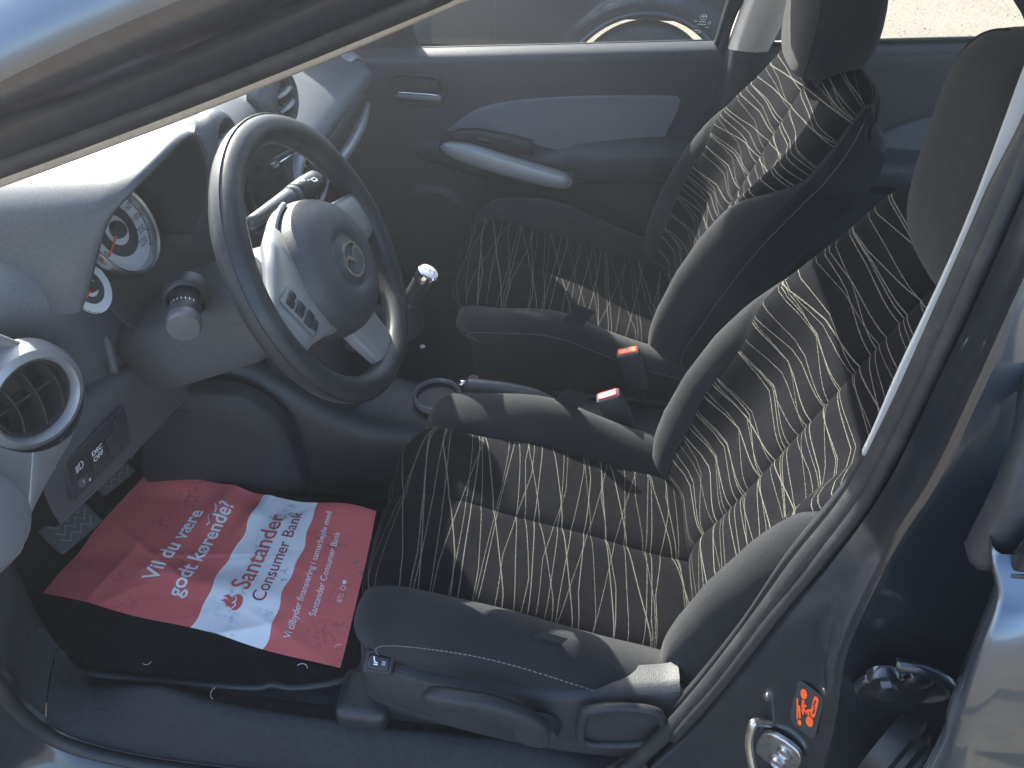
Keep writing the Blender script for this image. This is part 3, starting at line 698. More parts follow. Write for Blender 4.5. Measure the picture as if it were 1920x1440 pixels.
# ================================================================ near rear door (outer skin at the right edge)
def near_rear_door():
    global NRD
    d = NRD = tag(empty('rear_door', (.6, -.78, .05)), 'glossy blue-grey rear door outer skin at the right edge, beside the pillar', 'door')
    E = dense([(0.1163, -0.7850, 0.8218), (0.1151, -0.7920, 0.8152), (0.1204, -0.8060, 0.7994), (0.1189, -0.8160, 0.7882), (0.1154, -0.8270, 0.7678), (0.1162, -0.8380, 0.7243), (0.1213, -0.8440, 0.6789), (0.1305, -0.8480, 0.6241), (.150, -.849, .42), (.148, -.845, .28), (.145, -.83, .12), (.145, -.80, -.02)], 44)
    rows = []
    for p in E:
        z = p[2]
        def yy(x): return p[1] - .010 * smooth01((x - p[0]) / .5) - (.006 * math.exp(-((z - .60) / .02) ** 2))
        r = [p + np.array((.028, .030, 0)), p + np.array((.010, .024, 0)), p + np.array((.003, .020, 0)), p + np.array((-.0005, .008, 0)), p + np.array((0, .002, 0)), p + np.array((.003, -.001, 0))]
        for dx in (.02, .06, .12, .25, .5, .9): r.append(np.array((p[0] + dx, yy(p[0] + dx), z)))
        rows.append(r)
    sheet('door_skin', rows, M_PAINT, d)
    zt = E[0][2]; x0, y0 = E[0][0], E[0][1]
    # waist moulding
    rbox('waist_moulding', (.9, .012, .030), Matrix.Translation((x0 + .46, y0 - .004, zt + .006)), M_GLOSS, d, .004)
    tube('waist_moulding_edge', [(x0 + .01, y0 - .010, zt - .011), (x0 + .9, y0 - .012, zt - .008)], .0022, M_GLOSS, d, n=6)
    # black frame of the window and its dark glass
    a = np.array((0.1226, -0.7720, 0.8029)); b = np.array((0.1296, -0.7450, 0.8818)); c = b + (b - a) * .9 + np.array((0, .05, 0))
    rows = []
    for p in spline([tuple(a + np.array((0, 0, -.012))), tuple(a), tuple(b), tuple(c)], 14):
        rows.append([p + np.array((-.006, .02, 0)), p + np.array((-.008, .002, 0)), p + np.array((-.004, -.005, 0)), p + np.array((.014, -.006, 0)), p + np.array((.017, -.003, 0)), p + np.array((.018, .01, 0))])
    sheet('window_frame', rows, M_RUBBER, d)
    rows = []
    for i, s in enumerate(np.linspace(0, 1, 6)):
        q = a * (1 - s) + c * s
        rows.append([(q[0] + .015 + dx, q[1] + .006, q[2] + .02 * 0) for dx in np.linspace(0, .9, 6)])
    M_TINT = mat('tinted_window', (.20, .19, .18), .06, spec=.6, coat=1.)
    sheet('window_glass', rows, M_GLASS, d)
    # hinge bracket, bolt and the rubber cable boot in the gap to the pillar
near_rear_door()

def hinge():
    h = NRD
    c = Vector((0.1431, -0.7520, 0.5725)); mtx = frame(c, (1, 0, .15), (-.1, -.15, 1))
    o = [(-.030, -.034), (.036, -.030), (.046, .002), (.030, .022), (-.010, .026), (-.036, .018), (-.040, -.01)]
    o = [tuple(q[:2]) for q in spline([(a, b, 0) for a, b in o] + [(o[0][0], o[0][1], 0)], 40)][:-1]
    h = plate('hinge_plate', o, .007, mtx @ Matrix.Translation((0, 0, -.004)), M_JAMB, NRD, .003, 3)
    bmtx = frame((0.1168, -0.7580, 0.6001), (1, 0, .2), (-.1, -.1, 1))
    lathe('bolt_washer', [(0, .006), (.013, .006), (.0145, .003), (.0145, -.004)], bmtx, M_JAMB, h, 24)
    plate('bolt_head', [(.0085 * math.cos(R(60 * i + 12)), .0085 * math.sin(R(60 * i + 12))) for i in range(6)], .008, bmtx @ Matrix.Translation((0, 0, .006)), M_JAMB, h, .0012, 2)
    lathe('bolt_washer', [(0, .004), (.008, .004), (.013, .001), (.014, -.003)], frame((0.1494, -0.7570, 0.5954), (1, 0, .2), (-.1, -.1, 1)), M_JAMB, h, 24)
    tube('hinge_arm', [(0.1188, -0.7600, 0.6259), (0.1389, -0.7650, 0.6300), (0.1605, -0.7700, 0.6224), (0.1708, -0.7750, 0.6086)], .006, M_JAMB, h, samples=14, n=8)
    b = tag(empty('cable_boot', (0.1782, -0.7550, 0.4636)), 'black corrugated rubber cable boot below the door hinge', 'cable boot')
    c = Vector((0.1714, -0.7520, 0.4575)); ax = Vector((.55, -.55, -.35)).normalized(); mb = frame(c, ax.cross(Vector((0, 0, 1))), Vector((0, 0, 1)))
    prof = [(.0, -.01), (.042, -.01), (.044, .0), (.042, .010), (.034, .014)]
    for k in range(4): prof += [(.034 - .002 * k, .020 + .013 * k), (.026 - .002 * k, .025 + .013 * k), (.026 - .002 * k, .029 + .013 * k)]
    prof += [(.0, .07)]
    if (mb @ Vector((0, 0, 1)) - mb.translation).dot(ax) < 0: prof = [(r, -h_) for r, h_ in prof]
    lathe('boot', prof, mb, M_RUBBER, b, 32)
hinge()

def striker():
    s = tag(empty('door_striker', (0.0964, -0.7000, 0.3170)), 'zinc plated door striker loop bolted to the painted jamb', 'striker')
    c = Vector((.079, -.728, .376)); nn = Vector((-.54, -.84, .05)).normalized()
    mtx = frame(c, Vector((0, 0, 1)).cross(nn), (0, 0, 1))
    o = [(-.018, -.030), (.012, -.032), (.024, -.018), (.026, .016), (.012, .030), (-.014, .026), (-.022, .004)]
    o = [tuple(q[:2]) for q in spline([(a, b, 0) for a, b in o] + [(o[0][0], o[0][1], 0)], 40)][:-1]
    plate('base_plate', o, .006, mtx @ Matrix.Translation((0, 0, .002)), M_STEEL, s, .002, 3)
    lathe('screw_head', [(0, .002), (.005, .0015), (.0062, .0035), (.0085, .003), (.0095, 0), (.0095, -.003)], mtx @ Matrix.Translation((.008, .010, .009)), M_STEEL, s, 24)
    lathe('screw_head', [(0, .002), (.005, .0015), (.0062, .0035), (.0085, .003), (.0095, 0), (.0095, -.003)], mtx @ Matrix.Translation((.006, -.018, .009)), M_STEEL, s, 24)
    a = Vector((.064, -.7175, .408)); e = Vector((.088, -.735, .306))
    b = Vector((0.0392, -0.7280, 0.4270)); c2 = Vector((0.0404, -0.7370, 0.3934)); d2 = Vector((0.0524, -0.7520, 0.3553))
    tube('striker_loop', [a, a.lerp(b, .5), b + (a - b) * .12, b + (c2 - b) * .15, c2, d2 + (c2 - d2) * .15, d2 + (e - d2) * .15, e], .0045, M_STEEL, s, n=12, samples=48)
striker()

def jamb_sticker():
    c = Vector((.0862, -.7287, .470)); nn = Vector((-.71, -.70, .03)).normalized(); un = Vector((-.10, .13, .98)); un = (un - nn * un.dot(nn)).normalized(); vn = nn.cross(un) * -1; H, W = .030, .0145
    if vn.y > 0: vn = -vn
    s = tag(empty('warning_sticker', c), 'small black sticker with orange airbag pictogram on the jamb', 'sticker')
    def at(p): return c + un * p[0] * H + vn * p[1] * W * .9 + nn * .0022
    base = rrect(2.5, 2.4, .5)
    pym('sticker_base', [at(p) - nn * .0008 for p in base], [tuple(range(len(base)))], M_DARKPRINT, s, smooth=False, fix=False)
    parts = [disc2d(.26, 20, .72, -.42, 1.1), disc2d(.27, 20, -.42, .50, 1.2), disc2d(.16, 16, -.86, -.28, 1.1), (rrect(1.15, .44, .2, 5, .48, .62), [tuple(range(24))])]
    V, F = merge(*parts)
    pym('sticker_print', [at(p) for p in V], F, M_ORANGE, s, smooth=False, fix=False)
    bits = [poly_ring([(.45, -.35), (.1, -.3), (-.1, -.05)], .22), poly_ring([(.1, -.3), (.25, 0)], .14), poly_ring([(-.15, .35), (.1, .2), (.2, .45)], .16), poly_ring([(-.15, .1), (.05, .1)], .14), poly_ring([(-.75, -.5), (.3, -.85)], .14), poly_ring([(-.6, -.3), (.0, -.6)], .2), poly_ring([(-.3, -.1), (-.05, -.3)], .15)]
    V, F = merge(*bits)
    pym('sticker_print', [at(p) + nn * .0003 for p in V], F, M_ORANGE, s, smooth=False, fix=False)
    V, F = poly_ring([(.85, .62), (.6, .55), (.35, .70), (.1, .62)], .12)
    pym('sticker_print', [at(p) + nn * .0005 for p in V], F, M_DARKPRINT, s, smooth=False, fix=False)
jamb_sticker()

# ================================================================ front seats
def smin(a, b): return a if a < b else b
INS = .168
def make_seat(yc, outer, label, z0=.05):
    """outer = -1 / +1: side with the recliner cover. All coordinates world; seat centre plane y = yc."""
    root = tag(empty('front_seat', (-.2, yc, z0)), label, 'seat', None)
    # ---------- cushion
    path = spline([(-.405, .205), (-.445, .232), (-.468, .275), (-.468, .325), (-.440, .353), (-.38, .356), (-.27, .329), (-.13, .290), (0, .255), (.085, .236)], 60)
    ARC = [0.]
    for a, b in zip(path, path[1:]): ARC.append(ARC[-1] + float(np.hypot(*(b - a))))
    def nrm(P, i):
        t = P[min(i + 1, len(P) - 1)] - P[max(i - 1, 0)]; t = t / np.hypot(*t); return np.array((-t[1], t[0]))
    ins_cols = [-.168, -.165, -.160, -.150, -.135, -.11, -.084, -.058, -.033, -.018, -.009, -.004, 0, .004, .009, .018, .033, .058, .084, .11, .135, .150, .160, .165, .168]
    bol = [.168, .1705, .175, .182, .190, .199, .208, .218, .228, .237, .245, .252, .256]
    skirt = [(.2580, .003), (.2586, .007), (.2578, .009), (.2592, .013), (.2602, .036), (.258, .070), (.254, .100), (.246, .140), (.240, .175)]
    def hump(x): return .026 + .024 * math.exp(-((x + .26) / .12) ** 2)
    def h_cush(a, x, i):
        fade = .25 + .75 * smooth01((x + .53) / .25) if i > 18 else smooth01((i - 4) / 14) * .45
        if a <= INS:
            p = (a / INS) * 2 - 1
            return (.0085 * (1 - p ** 6) - .004) * (.4 + .6 * fade) + .002 * math.sin(31 * x + 17 * a) * fade
        q = (a - INS) / (.256 - INS); H = hump(x) * fade + .006
        return H * (1 - (1 - min(1, q / .62)) ** 2) - .004 - (.010 + .28 * H) * max(0, (q - .62) / .38) ** 2.6
    def cpt(s, i, drop=0, aa=None):
        p = path[i]; n = nrm(path, i); a = abs(s) if aa is None else aa
        h = h_cush(min(a, .256), p[0], i) - drop
        if s * outer < 0: h -= .024 * smooth01((a - .09) / .11) * smooth01((-.20 - p[0]) / .16)      # the inner bolster sits lower towards the front
        f = max(0, (18 - i) / 18); x = p[0] + n[0] * h + .075 * f * (min(a, .252) / .252) ** 3 + (.058 * smooth01((36 - i) / 24) * (a / .252) ** 5)
        return np.array((x, yc + s * (1 - .06 * f), p[1] + n[1] * h))
    bols = {}
    for sg in (-1, 1):
        rr = [[cpt(sg * c, i) for c in bol] + [cpt(sg * a, i, d, .256) for a, d in skirt] for i in range(len(path))]
        bols[sg] = sheet('cushion_bolster', rr, M_FABRIC, root)
    for lo, hi in ((0, 12), (12, 24)):
        cs = ins_cols[lo:hi + 1]
        rr = [[cpt(s, i) for s in cs] for i in range(len(path))]
        uv = [(ARC[i] + .31 * (yc > 0), s) for i in range(len(path)) for s in cs]
        sheet('cushion_panel', rr, M_PATTERN, root, uv=uv)
    def stitches(name, fn, n, parent, ln=.62, r=.00055):
        V, F = [], []
        for k in range(n):
            a, b = fn(k / n), fn((k + ln) / n); t = Vector(b - a); L_ = t.length
            if L_ < 1e-6: continue
            t.normalize(); u = t.cross(Vector((0, 0, 1))).normalized() * r; w_ = t.cross(u).normalized() * r; o = len(V)
            for p in (a, b):
                for q in (u, w_, -u, -w_): V.append(Vector(p) + q)
            for q in range(4): F.append((o + q, o + (q + 1) % 4, o + 4 + (q + 1) % 4, o + 4 + q))
            F += [(o, o + 1, o + 2, o + 3), (o + 7, o + 6, o + 5, o + 4)]
        return pym(name, V, F, M_STITCH, parent, smooth=False)
    def at_i(fn):
        def g(t):
            s = t * (len(path) - 1 - 20) + 16; i = min(int(s), len(path) - 2); return fn(i) * (1 - (s - i)) + fn(i + 1) * (s - i)
        return g
    for sg in (-1, 1):
        stitches('seam_stitching', at_i(lambda i: cpt(sg * .2598, i, .0055, .256)), 120, bols[sg])
    # ---------- backrest
    bp = spline([(.045, .215), (.018, .262), (.022, .310), (.050, .375), (.093, .490), (.133, .600), (.168, .700), (.192, .765), (.208, .803), (.230, .826), (.256, .830), (.276, .812), (.284, .78), (.286, .74)], 78)
    BARC = [0.]
    for a, b in zip(bp, bp[1:]): BARC.append(BARC[-1] + float(np.hypot(*(b - a))))
    tot = len(bp); IT = max(range(tot), key=lambda i: bp[i][1])
    def zc(i): return bp[i][1] if i <= IT else bp[IT][1] + .006 * (i - IT)
    def Wd(i): return interp(zc(i), [.2, .26, .35, .5, .62, .70, .76, .80, .83, .86, 1.1], [.215, .232, .246, .252, .250, .246, .240, .231, .220, .214, .205])
    def Id(i):
        t = smooth01((zc(i) - .53) / .17); return (.158 + .012 * smooth01((zc(i) - .3) / .2)) * (1 - t) + (Wd(i) - .005) * t
    def Bz(i): return interp(zc(i), [.2, .27, .35, .43, .52, .58, .64, .69, .74, .8], [.03, .055, .080, .088, .083, .070, .044, .022, .008, .0])
    ic = [c / .168 for c in ins_cols]; bc = [0, .02, .05, .1, .17, .25, .34, .44, .55, .66, .77, .87, .95, 1.]
    sk = [(.003, .006), (.0052, .016), (.0050, .021), (.0038, .023), (.0050, .027), (.003, .055), (-.004, .085), (-.012, .105)]
    PIV = np.array((.262, .735))
    def bh(a, i):
        W, I, B = Wd(i), Id(i), Bz(i); top = smooth01((i - IT + 10) / 10)
        h = B * smooth01((a - .105) / .10)
        h -= (.022 + .45 * B) * max(0, (a - (W - .055)) / .055) ** 2.4
        q = min(1, a / I); pp = q * 2 - 1
        if a <= I: h += (.009 * (1 - pp ** 6)) * (1 - top)
        else: h += .004 * smooth01((a - I) / .012)
        return h - .004
    def bpt(a, sg, i, k=None):
        p = bp[i]; n = nrm(bp, i); h = bh(abs(a), i); e = np.array((p[0] + n[0] * h, p[1] + n[1] * h)); y = sg * a
        if k is not None:
            da, d = sk[k]; tgt = e - n * .105; t = smooth01((i - IT + 24) / 20); tgt = tgt * (1 - t) + PIV * t
            e = e + (tgt - e) * (d / .105); y += sg * da
        return np.array((e[0], yc + y, e[1]))
    for lo, hi in ((0, 12), (12, 24)):
        cs = ic[lo:hi + 1]; rr = [[bpt(abs(q) * Id(i), math.copysign(1, q), i) for q in cs] for i in range(tot)]
        uv = [(BARC[i] + 1.37 + .53 * (yc > 0), q * .172) for i in range(tot) for q in cs]
        sheet('backrest_panel', rr, M_PATTERN, root, uv=uv)
    for sg in (-1, 1):
        rr = [[bpt(Id(i) + q * (Wd(i) - Id(i)), sg, i) for q in bc] for i in range(tot)]
        bk = sheet('backrest_bolster', rr, M_FABRIC, root)
        rr = [[bpt(Wd(i), sg, i)] + [bpt(Wd(i), sg, i, k) for k in range(len(sk))] for i in range(tot)]
        sheet('side_panel', rr, M_SIDEFAB, bk)
        def fn(t, sg=sg):
            s = 4 + t * (IT - 12); i = min(int(s), tot - 2); f = s - i; q = bpt(Wd(i), sg, i, 2) * (1 - f) + bpt(Wd(i + 1), sg, i + 1, 2) * f; q[1] += sg * .0008; return q
        stitches('seam_stitching', fn, 170, bk)
    L_ = [bpt(Wd(i), -1, i, 7) for i in range(tot)]; R_ = [bpt(Wd(i), 1, i, 7) for i in range(tot)]
    rr = []
    for a, b in zip(L_, R_):
        rr.append([a * (1 - t) + b * t + np.array((.022 * (1 - (2 * t - 1) ** 4), 0, 0)) for t in np.linspace(0, 1, 11)])
    sheet('back_panel', rr, M_SIDEFAB, root)
    # ---------- headrest on two posts
    hc = Vector((.208 if yc > 0 else .236, yc, .912 if yc > 0 else .928)); tilt = R(5); rows = []
    for i in range(27):
        v = -math.pi / 2 + math.pi * i / 26; r = []
        for j in range(48):
            u = 2 * math.pi * j / 48
            pw = lambda c, e: math.copysign(abs(c) ** e, c)
            X = .068 * pw(math.cos(v), .55) * pw(math.cos(u), .62); Y = .132 * pw(math.cos(v), .58) * pw(math.sin(u), .55); Z = .122 * pw(math.sin(v), .74)
            X *= 1 - .10 * (Z / .12); Y *= 1 - .12 * max(0, Z / .12) ** 2; X -= .012 * (Z / .12) ** 2
            if X < 0: X *= .92 + .10 * (1 - (Y / .132) ** 2)
            q = Matrix.Rotation(-tilt, 3, 'Y') @ Vector((X, Y, Z)); r.append(hc + q)
        rows.append(r)
    hr = sheet('headrest', rows, M_FABRIC, root, wrapv=True)
    def hpt(u, v):
        pw = lambda c, e: math.copysign(abs(c) ** e, c)
        X = .068 * pw(math.cos(v), .55) * pw(math.cos(u), .62); Y = .132 * pw(math.cos(v), .58) * pw(math.sin(u), .55); Z = .122 * pw(math.sin(v), .74)
        X *= 1 - .10 * (Z / .12); Y *= 1 - .12 * max(0, Z / .12) ** 2; X -= .012 * (Z / .12) ** 2
        if X < 0: X *= .92 + .10 * (1 - (Y / .132) ** 2)
        return hc + Matrix.Rotation(-tilt, 3, 'Y') @ (Vector((X, Y, Z)) * 1.004)
    for sg in (-1, 1):
        tube('headrest_seam', [tuple(hpt(sg * R(128), v)) for v in np.linspace(-1.35, 1.35, 40)], .0012, M_SIDEFAB, hr, n=6)
        tube('headrest_post', [hc + Vector((0, sg * .07, -.09)), hc + Vector((.01, sg * .07, -.20))], .006, M_CHROME, root, n=12)
        rbox('post_guide', (.03, .034, .016), Matrix.Translation(hc + Vector((-.004, sg * .07, -.118))) @ Matrix.Rotation(-tilt, 4, 'Y'), M_BLACK, root, .005)
    # ---------- base: rails, side covers
    for sg in (-1, 1):
        rbox('seat_rail', (.52, .045, .05), (-.22, yc + sg * .20, .085), M_BLACK, root, .008)
        rbox('rail_end_cover', (.085, .085, .055), Matrix.Translation((-.475, yc + sg * .205, .088)), M_BLACK, root, .018, 4)
    rbox('seat_pan', (.42, .40, .06), (-.20, yc, .195), M_BLACK, root, .02)
    return root
drv = make_seat(-.385, -1, 'driver seat in black cloth with pale zigzag lines, nearest the camera')
pas = make_seat(.325, 1, 'front passenger seat in black zigzag cloth, beyond the centre console')

def side_cover(root, ys, s):
    """plastic valance on the outer side with tilt lever, pocket and heater switch (ys = y of its outer face, s = outward sign)"""
    if s < 0:
        top = [(-0.4609, -0.5850, 0.2862), (-0.4356, -0.6320, 0.3043), (-0.3904, -0.6520, 0.3051), (-0.3294, -0.6550, 0.2913), (-0.2434, -0.6550, 0.2859), (-0.1657, -0.6550, 0.2919), (-0.0971, -0.6520, 0.3044), (-0.0433, -0.6480, 0.3143), (-0.0205, -0.6450, 0.3220)]
        bot = [(-0.4732, -0.5900, 0.1670), (-0.4481, -0.6400, 0.2107), (-0.3974, -0.6600, 0.2121), (-0.3331, -0.6640, 0.1943), (-0.2571, -0.6670, 0.1770), (-0.1887, -0.6680, 0.1665), (-0.1356, -0.6670, 0.1610), (-0.0534, -0.6640, 0.1622), (0.0073, -0.6600, 0.2027)]
    T, B = np.array(spline(top, 50)), np.array(spline(bot, 50))
    if s > 0: pass
    rows = []
    for i, (a, b) in enumerate(zip(T, B)):
        t = i / 49; r = [a + np.array((0, .045, -.004)), a + np.array((0, .018, .003))]
        for q in np.linspace(0, 1, 15):
            p = a * (1 - q) + b * q; bul = -.010 * math.sin(math.pi * min(1, q * 1.15)) * smooth01(t / .08)
            p = p + np.array((0, bul, 0)); r.append(p)
        r += [b + np.array((0, .010, -.006)), b + np.array((0, .05, -.010))]
        rows.append(r)
    sc_ = sheet('side_cover', rows, M_COVER, root)
    return sc_
M_COVER = mat('seat_side_plastic', (.020, .022, .026), .48, spec=.35, grain=(650, .35, .0008, 1), vary=(10, (.032, .034, .04), .45, .7), fuzz=(200, .35))
cover = side_cover(drv, -.655, -1)

def seat_controls():
    # tilt lever
    P = spline([(-0.3491, -0.6840, 0.3160), (-0.3080, -0.6880, 0.3192), (-0.2598, -0.6900, 0.3146), (-0.2255, -0.6900, 0.2953), (-0.1973, -0.6880, 0.2636), (-0.1839, -0.6850, 0.2356)], 26)
    rows = []
    for i, p in enumerate(P):
        t = i / 25; hh = interp(t, [0, .03, .12, .5, .8, .93, 1], [.004, .012, .0165, .020, .026, .027, .012]); th = interp(t, [0, .05, .5, 1], [.004, .011, .013, .010]); r = []
        for j in range(18):
            a = 2 * math.pi * j / 18; pw = lambda c: math.copysign(abs(c) ** .7, c)
            r.append(p + np.array((.2 * hh * pw(math.sin(a)), -th * pw(math.cos(a)), hh * pw(math.sin(a)))))
        rows.append(r)
    lv = sheet('tilt_lever', rows, M_COVER, drv, wrapv=True, caps=True)
    lathe('lever_hub', [(0, .012), (.022, .011), (.029, .006), (.031, -.004), (.033, -.012)], frame((-0.2001, -0.6810, 0.2400), (1, 0, .1), (0, 0, 1)), M_COVER, drv, 32)
    # pocket: raised frame round a recess
    o = [(-0.1389, -0.6730, 0.2996), (-0.1049, -0.6730, 0.3162), (-0.0610, -0.6710, 0.3153), (-0.0416, -0.6690, 0.2955), (-0.0321, -0.6660, 0.2414), (-0.0490, -0.6670, 0.2171), (-0.0947, -0.6700, 0.2055), (-0.1326, -0.6720, 0.2068), (-0.1421, -0.6730, 0.2417)]
    pts = spline(o + [o[0]], 60)[:-1]
    tube('pocket_rim', pts, .0065, M_COVER, drv, n=8, closed=True)
    c = sum(pts) / len(pts)
    V = [tuple(p + np.array((0, -.001, 0))) for p in pts] + [tuple(c + (p - c) * .9 + np.array((0, .004, 0))) for p in pts] + [tuple(c + np.array((0, .006, 0)))]
    n = len(pts); F = [(i, (i + 1) % n, n + (i + 1) % n, n + i) for i in range(n)] + [(n + i, n + (i + 1) % n, 2 * n) for i in range(n)]
    pym('pocket', V, F, M_GLOSSY2, drv)
    # recliner cover at the hinge of the backrest
    rbox('recliner_cover', (.060, .045, .10), Matrix.Translation((0.0017, -0.6220, 0.1964)) @ Matrix.Rotation(R(18), 4, 'Y'), M_COVER, drv, .022, 5)
    # heater switch on the front corner
    c = Vector((-0.4146, -0.6460, 0.3155)); mtx = frame(c, (1, 0, -.12), (.06, .78, .55))
    b = rbox('heater_switch', (.040, .030, .020), mtx, M_COVER, drv, .004)
    rbox('heater_rocker', (.028, .019, .012), mtx @ Matrix.Translation((0, 0, .008)), M_GLOSS, b, .003)
    ic = merge(poly_ring([(-.003, .005), (-.001, 0), (.003, -.001)], .0016), poly_ring([(-.002, -.003), (.0035, -.003)], .0014), poly_ring([(-.0025, .0065), (-.003, .005)], .0022))
    decal('seat_icon', shift(ic, -.004, .001), mtx @ Matrix.Translation((0, 0, .0145)), M_WHITE, b)
    decal('switch_lamp', (rrect(.005, .006, .0005, 1, .007, .001), [tuple(range(8))]), mtx @ Matrix.Translation((0, 0, .0145)), M_GREYTRIM, b)
M_GLOSSY2 = mat('pocket_plastic', (.030, .034, .042), .30, grain=(700, .2, .0005, 1))
seat_controls()

# ================================================================ belt buckles
M_BUCK = mat('buckle_plastic', (.035, .037, .042), .5)
def buckle(top, down, width_dir, label, redm):
    top = Vector(top); ax = (top - Vector(down)).normalized(); wd = Vector(width_dir); wd = (wd - ax * wd.dot(ax)).normalized()
    root = tag(empty('belt_buckle', Vector(down)), label, 'seat belt', 'front belt buckles')
    m = frame(top - ax * .045, wd, ax)     # X width, Y along axis
    rbox('buckle_body', (.046, .096, .026), m, M_BUCK, root, .005, 3)
    rbox('release_button', (.038, .010, .019), m @ Matrix.Translation((0, .0455, 0)), redm, root, .003)
    lathe('button_bezel', [(.0, 0), (.001, 0)], m, M_BLACK, root, 6) if False else None
    tube('buckle_strap', [top - ax * .068, top - ax * .10, Vector(down)], .010, M_BLACK, root, n=10, samples=8, flat=(wd.cross(ax), .35))
buckle((-0.1230, -0.1050, 0.3415), (-0.0159, -0.1000, 0.1149), (1, .05, .15), 'grey seat belt buckle with dark red button beside the driver seat', M_RED)
buckle((-0.0854, 0.0450, 0.3281), (-0.0237, 0.0450, 0.1463), (1, 0, .1), 'black seat belt buckle with sunlit orange-red button beside the passenger seat', M_REDB)

# ================================================================ steering wheel
def steering_wheel():
    c = Vector((-.512, -.352, .747)); t = R(24.3)
    mt = Matrix(((0, -math.sin(t), math.cos(t)), (1, 0, 0), (0, math.cos(t), math.sin(t)))).to_4x4(); mt.translation = c
    w_ = tag(empty('steering_wheel', c), 'three-spoke steering wheel with worn grained rim and round centre emblem', 'steering wheel')
    rows = []
    for i in range(120):
        a = 2 * math.pi * i / 120; r = []
        # thumb swells near ten and two
        sw = sum(math.exp(-((math.atan2(math.sin(a - q), math.cos(a - q))) / .22) ** 2) for q in (R(40), R(140)))
        tr = .0172 + .0012 * sw
        for j in range(20):
            b = 2 * math.pi * j / 20
            r.append(mt @ Vector(((.1675 + tr * math.cos(b)) * math.cos(a), (.1675 + tr * math.cos(b)) * math.sin(a), tr * 1.08 * math.sin(b))))
        rows.append(r)
    rim = sheet('rim', rows, M_LEATHER, w_, wrapu=True, wrapv=True)
    tube('rim_seam', [tuple(mt @ Vector((.1845 * math.cos(a), .1845 * math.sin(a), .006))) for a in np.linspace(0, 2 * math.pi, 100, endpoint=False)], .0011, M_BLACK, rim, n=6, closed=True)
    # spokes: lofted bars from hub to rim
    def spoke(name, stations, m, n=18):
        rows = []
        for (px, py, pz, hw, th, ang) in stations:
            dx, dy = math.cos(R(ang)), math.sin(R(ang)); r = []
            for j in range(n):
                b = 2 * math.pi * j / n; pw = lambda v: math.copysign(abs(v) ** .55, v)
                r.append(mt @ Vector((px + dx * hw * pw(math.cos(b)), py + dy * hw * pw(math.cos(b)), pz + th * pw(math.sin(b)))))
            rows.append(r)
        return sheet(name, rows, m, w_, wrapv=True, caps=True)
    spoke('spoke', [(.045, -.004, -.006, .044, .012, 88), (.085, -.006, -.004, .041, .012, 88), (.115, -.009, -.002, .036, .011, 86), (.140, -.012, -.001, .032, .010, 84), (.158, -.014, 0, .030, .008, 84)], M_GREYTRIM)
    left = spoke('spoke', [(-.045, .006, -.006, .076, .012, 92), (-.080, .008, .002, .070, .014, 94), (-.106, .005, .003, .054, .013, 96), (-.138, -.002, .001, .036, .010, 98), (-.158, -.006, .0, .032, .008, 98)], M_SILVER)
    spoke('spoke', [(-.004, -.055, -.008, .046, .010, 0), (-.002, -.090, -.008, .040, .012, 0), (0, -.120, -.006, .036, .012, 0), (.002, -.145, -.003, .034, .010, 0), (.003, -.162, 0, .033, .007, 0)], M_SILVER)
    # audio buttons on the near spoke
    bp_ = mt @ Matrix.Translation((-.121, .002, .0135)) @ Matrix.Rotation(R(10), 4, 'Z')
    b0 = rbox('button_panel', (.026, .062, .005), bp_, M_GREYTRIM, w_, .004)
    for (x, y, sx, sy) in ((-.005, .020, .010, .012), (.006, .021, .009, .010), (0, .004, .018, .012), (-.005, -.013, .010, .012), (.006, -.013, .009, .012), (0, -.024, .014, .006)):
        rbox('audio_button', (sx, sy, .004), bp_ @ Matrix.Translation((x, y, .003)), M_BLACK, b0, .0015)
    # airbag cover: a dome with flattened crown and emblem dish
    rows = []; N = 64
    def out(a):
        x, y = math.cos(a), math.sin(a); r = .089 + .005 * abs(x) ** 4
        return r
    prof = [(0.0, .0385), (.22, .0385), (.30, .0385), (.345, .0355), (.40, .0360), (.43, .0385), (.52, .0390), (.66, .0375), (.78, .033), (.88, .025), (.95, .014), (.985, .004), (1., -.006), (1., -.022)]
    for i in range(N):
        a = 2 * math.pi * i / N; r = []
        for q, h in prof: r.append(mt @ Vector((q * out(a) * math.cos(a) - .004, q * out(a) * math.sin(a) - .009, h)))
        rows.append(r)
    hub = sheet('airbag_cover', rows, M_HUB, w_, wrapu=True)
    # ring groove + emblem
    em = mt @ Matrix.Translation((-.004, -.009, .0392))
    V, F = emblem2d(.0245)
    bm = bmesh.new(); vs = [bm.verts.new(em @ Vector((x, y, 0))) for x, y in V]
    for f in F:
        try: bm.faces.new([vs[i] for i in f])
        except ValueError: pass
    e = bmesh.ops.extrude_face_region(bm, geom=bm.faces[:]); nz = em.to_3x3() @ Vector((0, 0, .0028))
    for g in e['geom']:
        if isinstance(g, bmesh.types.BMVert): g.co += nz
    finish('emblem', bm, M_CHROME, hub, smooth=False)
    # embossed airbag lettering
    vf = text2d('SRS\nAIRBAG', .0075, 'CENTER', line=.8)
    decal('airbag_lettering', vf, mt @ Matrix.Translation((.036, -.062, .0365)) @ Matrix.Rotation(R(18), 4, 'Y'), M_HUB2, hub)
    # silver bezel round the near upper side of the hub
    tube('hub_bezel', [tuple(mt @ Vector((1.035 * out(a) * math.cos(a) - .004, 1.035 * out(a) * math.sin(a) - .009, -.004))) for a in np.linspace(R(85), R(190), 40)], .0035, M_SILVER, w_, n=8)
    # rear cover of the hub
    lathe('hub_back', [(.0, -.050), (.045, -.050), (.062, -.040), (.072, -.02), (.076, -.006)], mt, M_BLACK, w_, 40)
    return mt
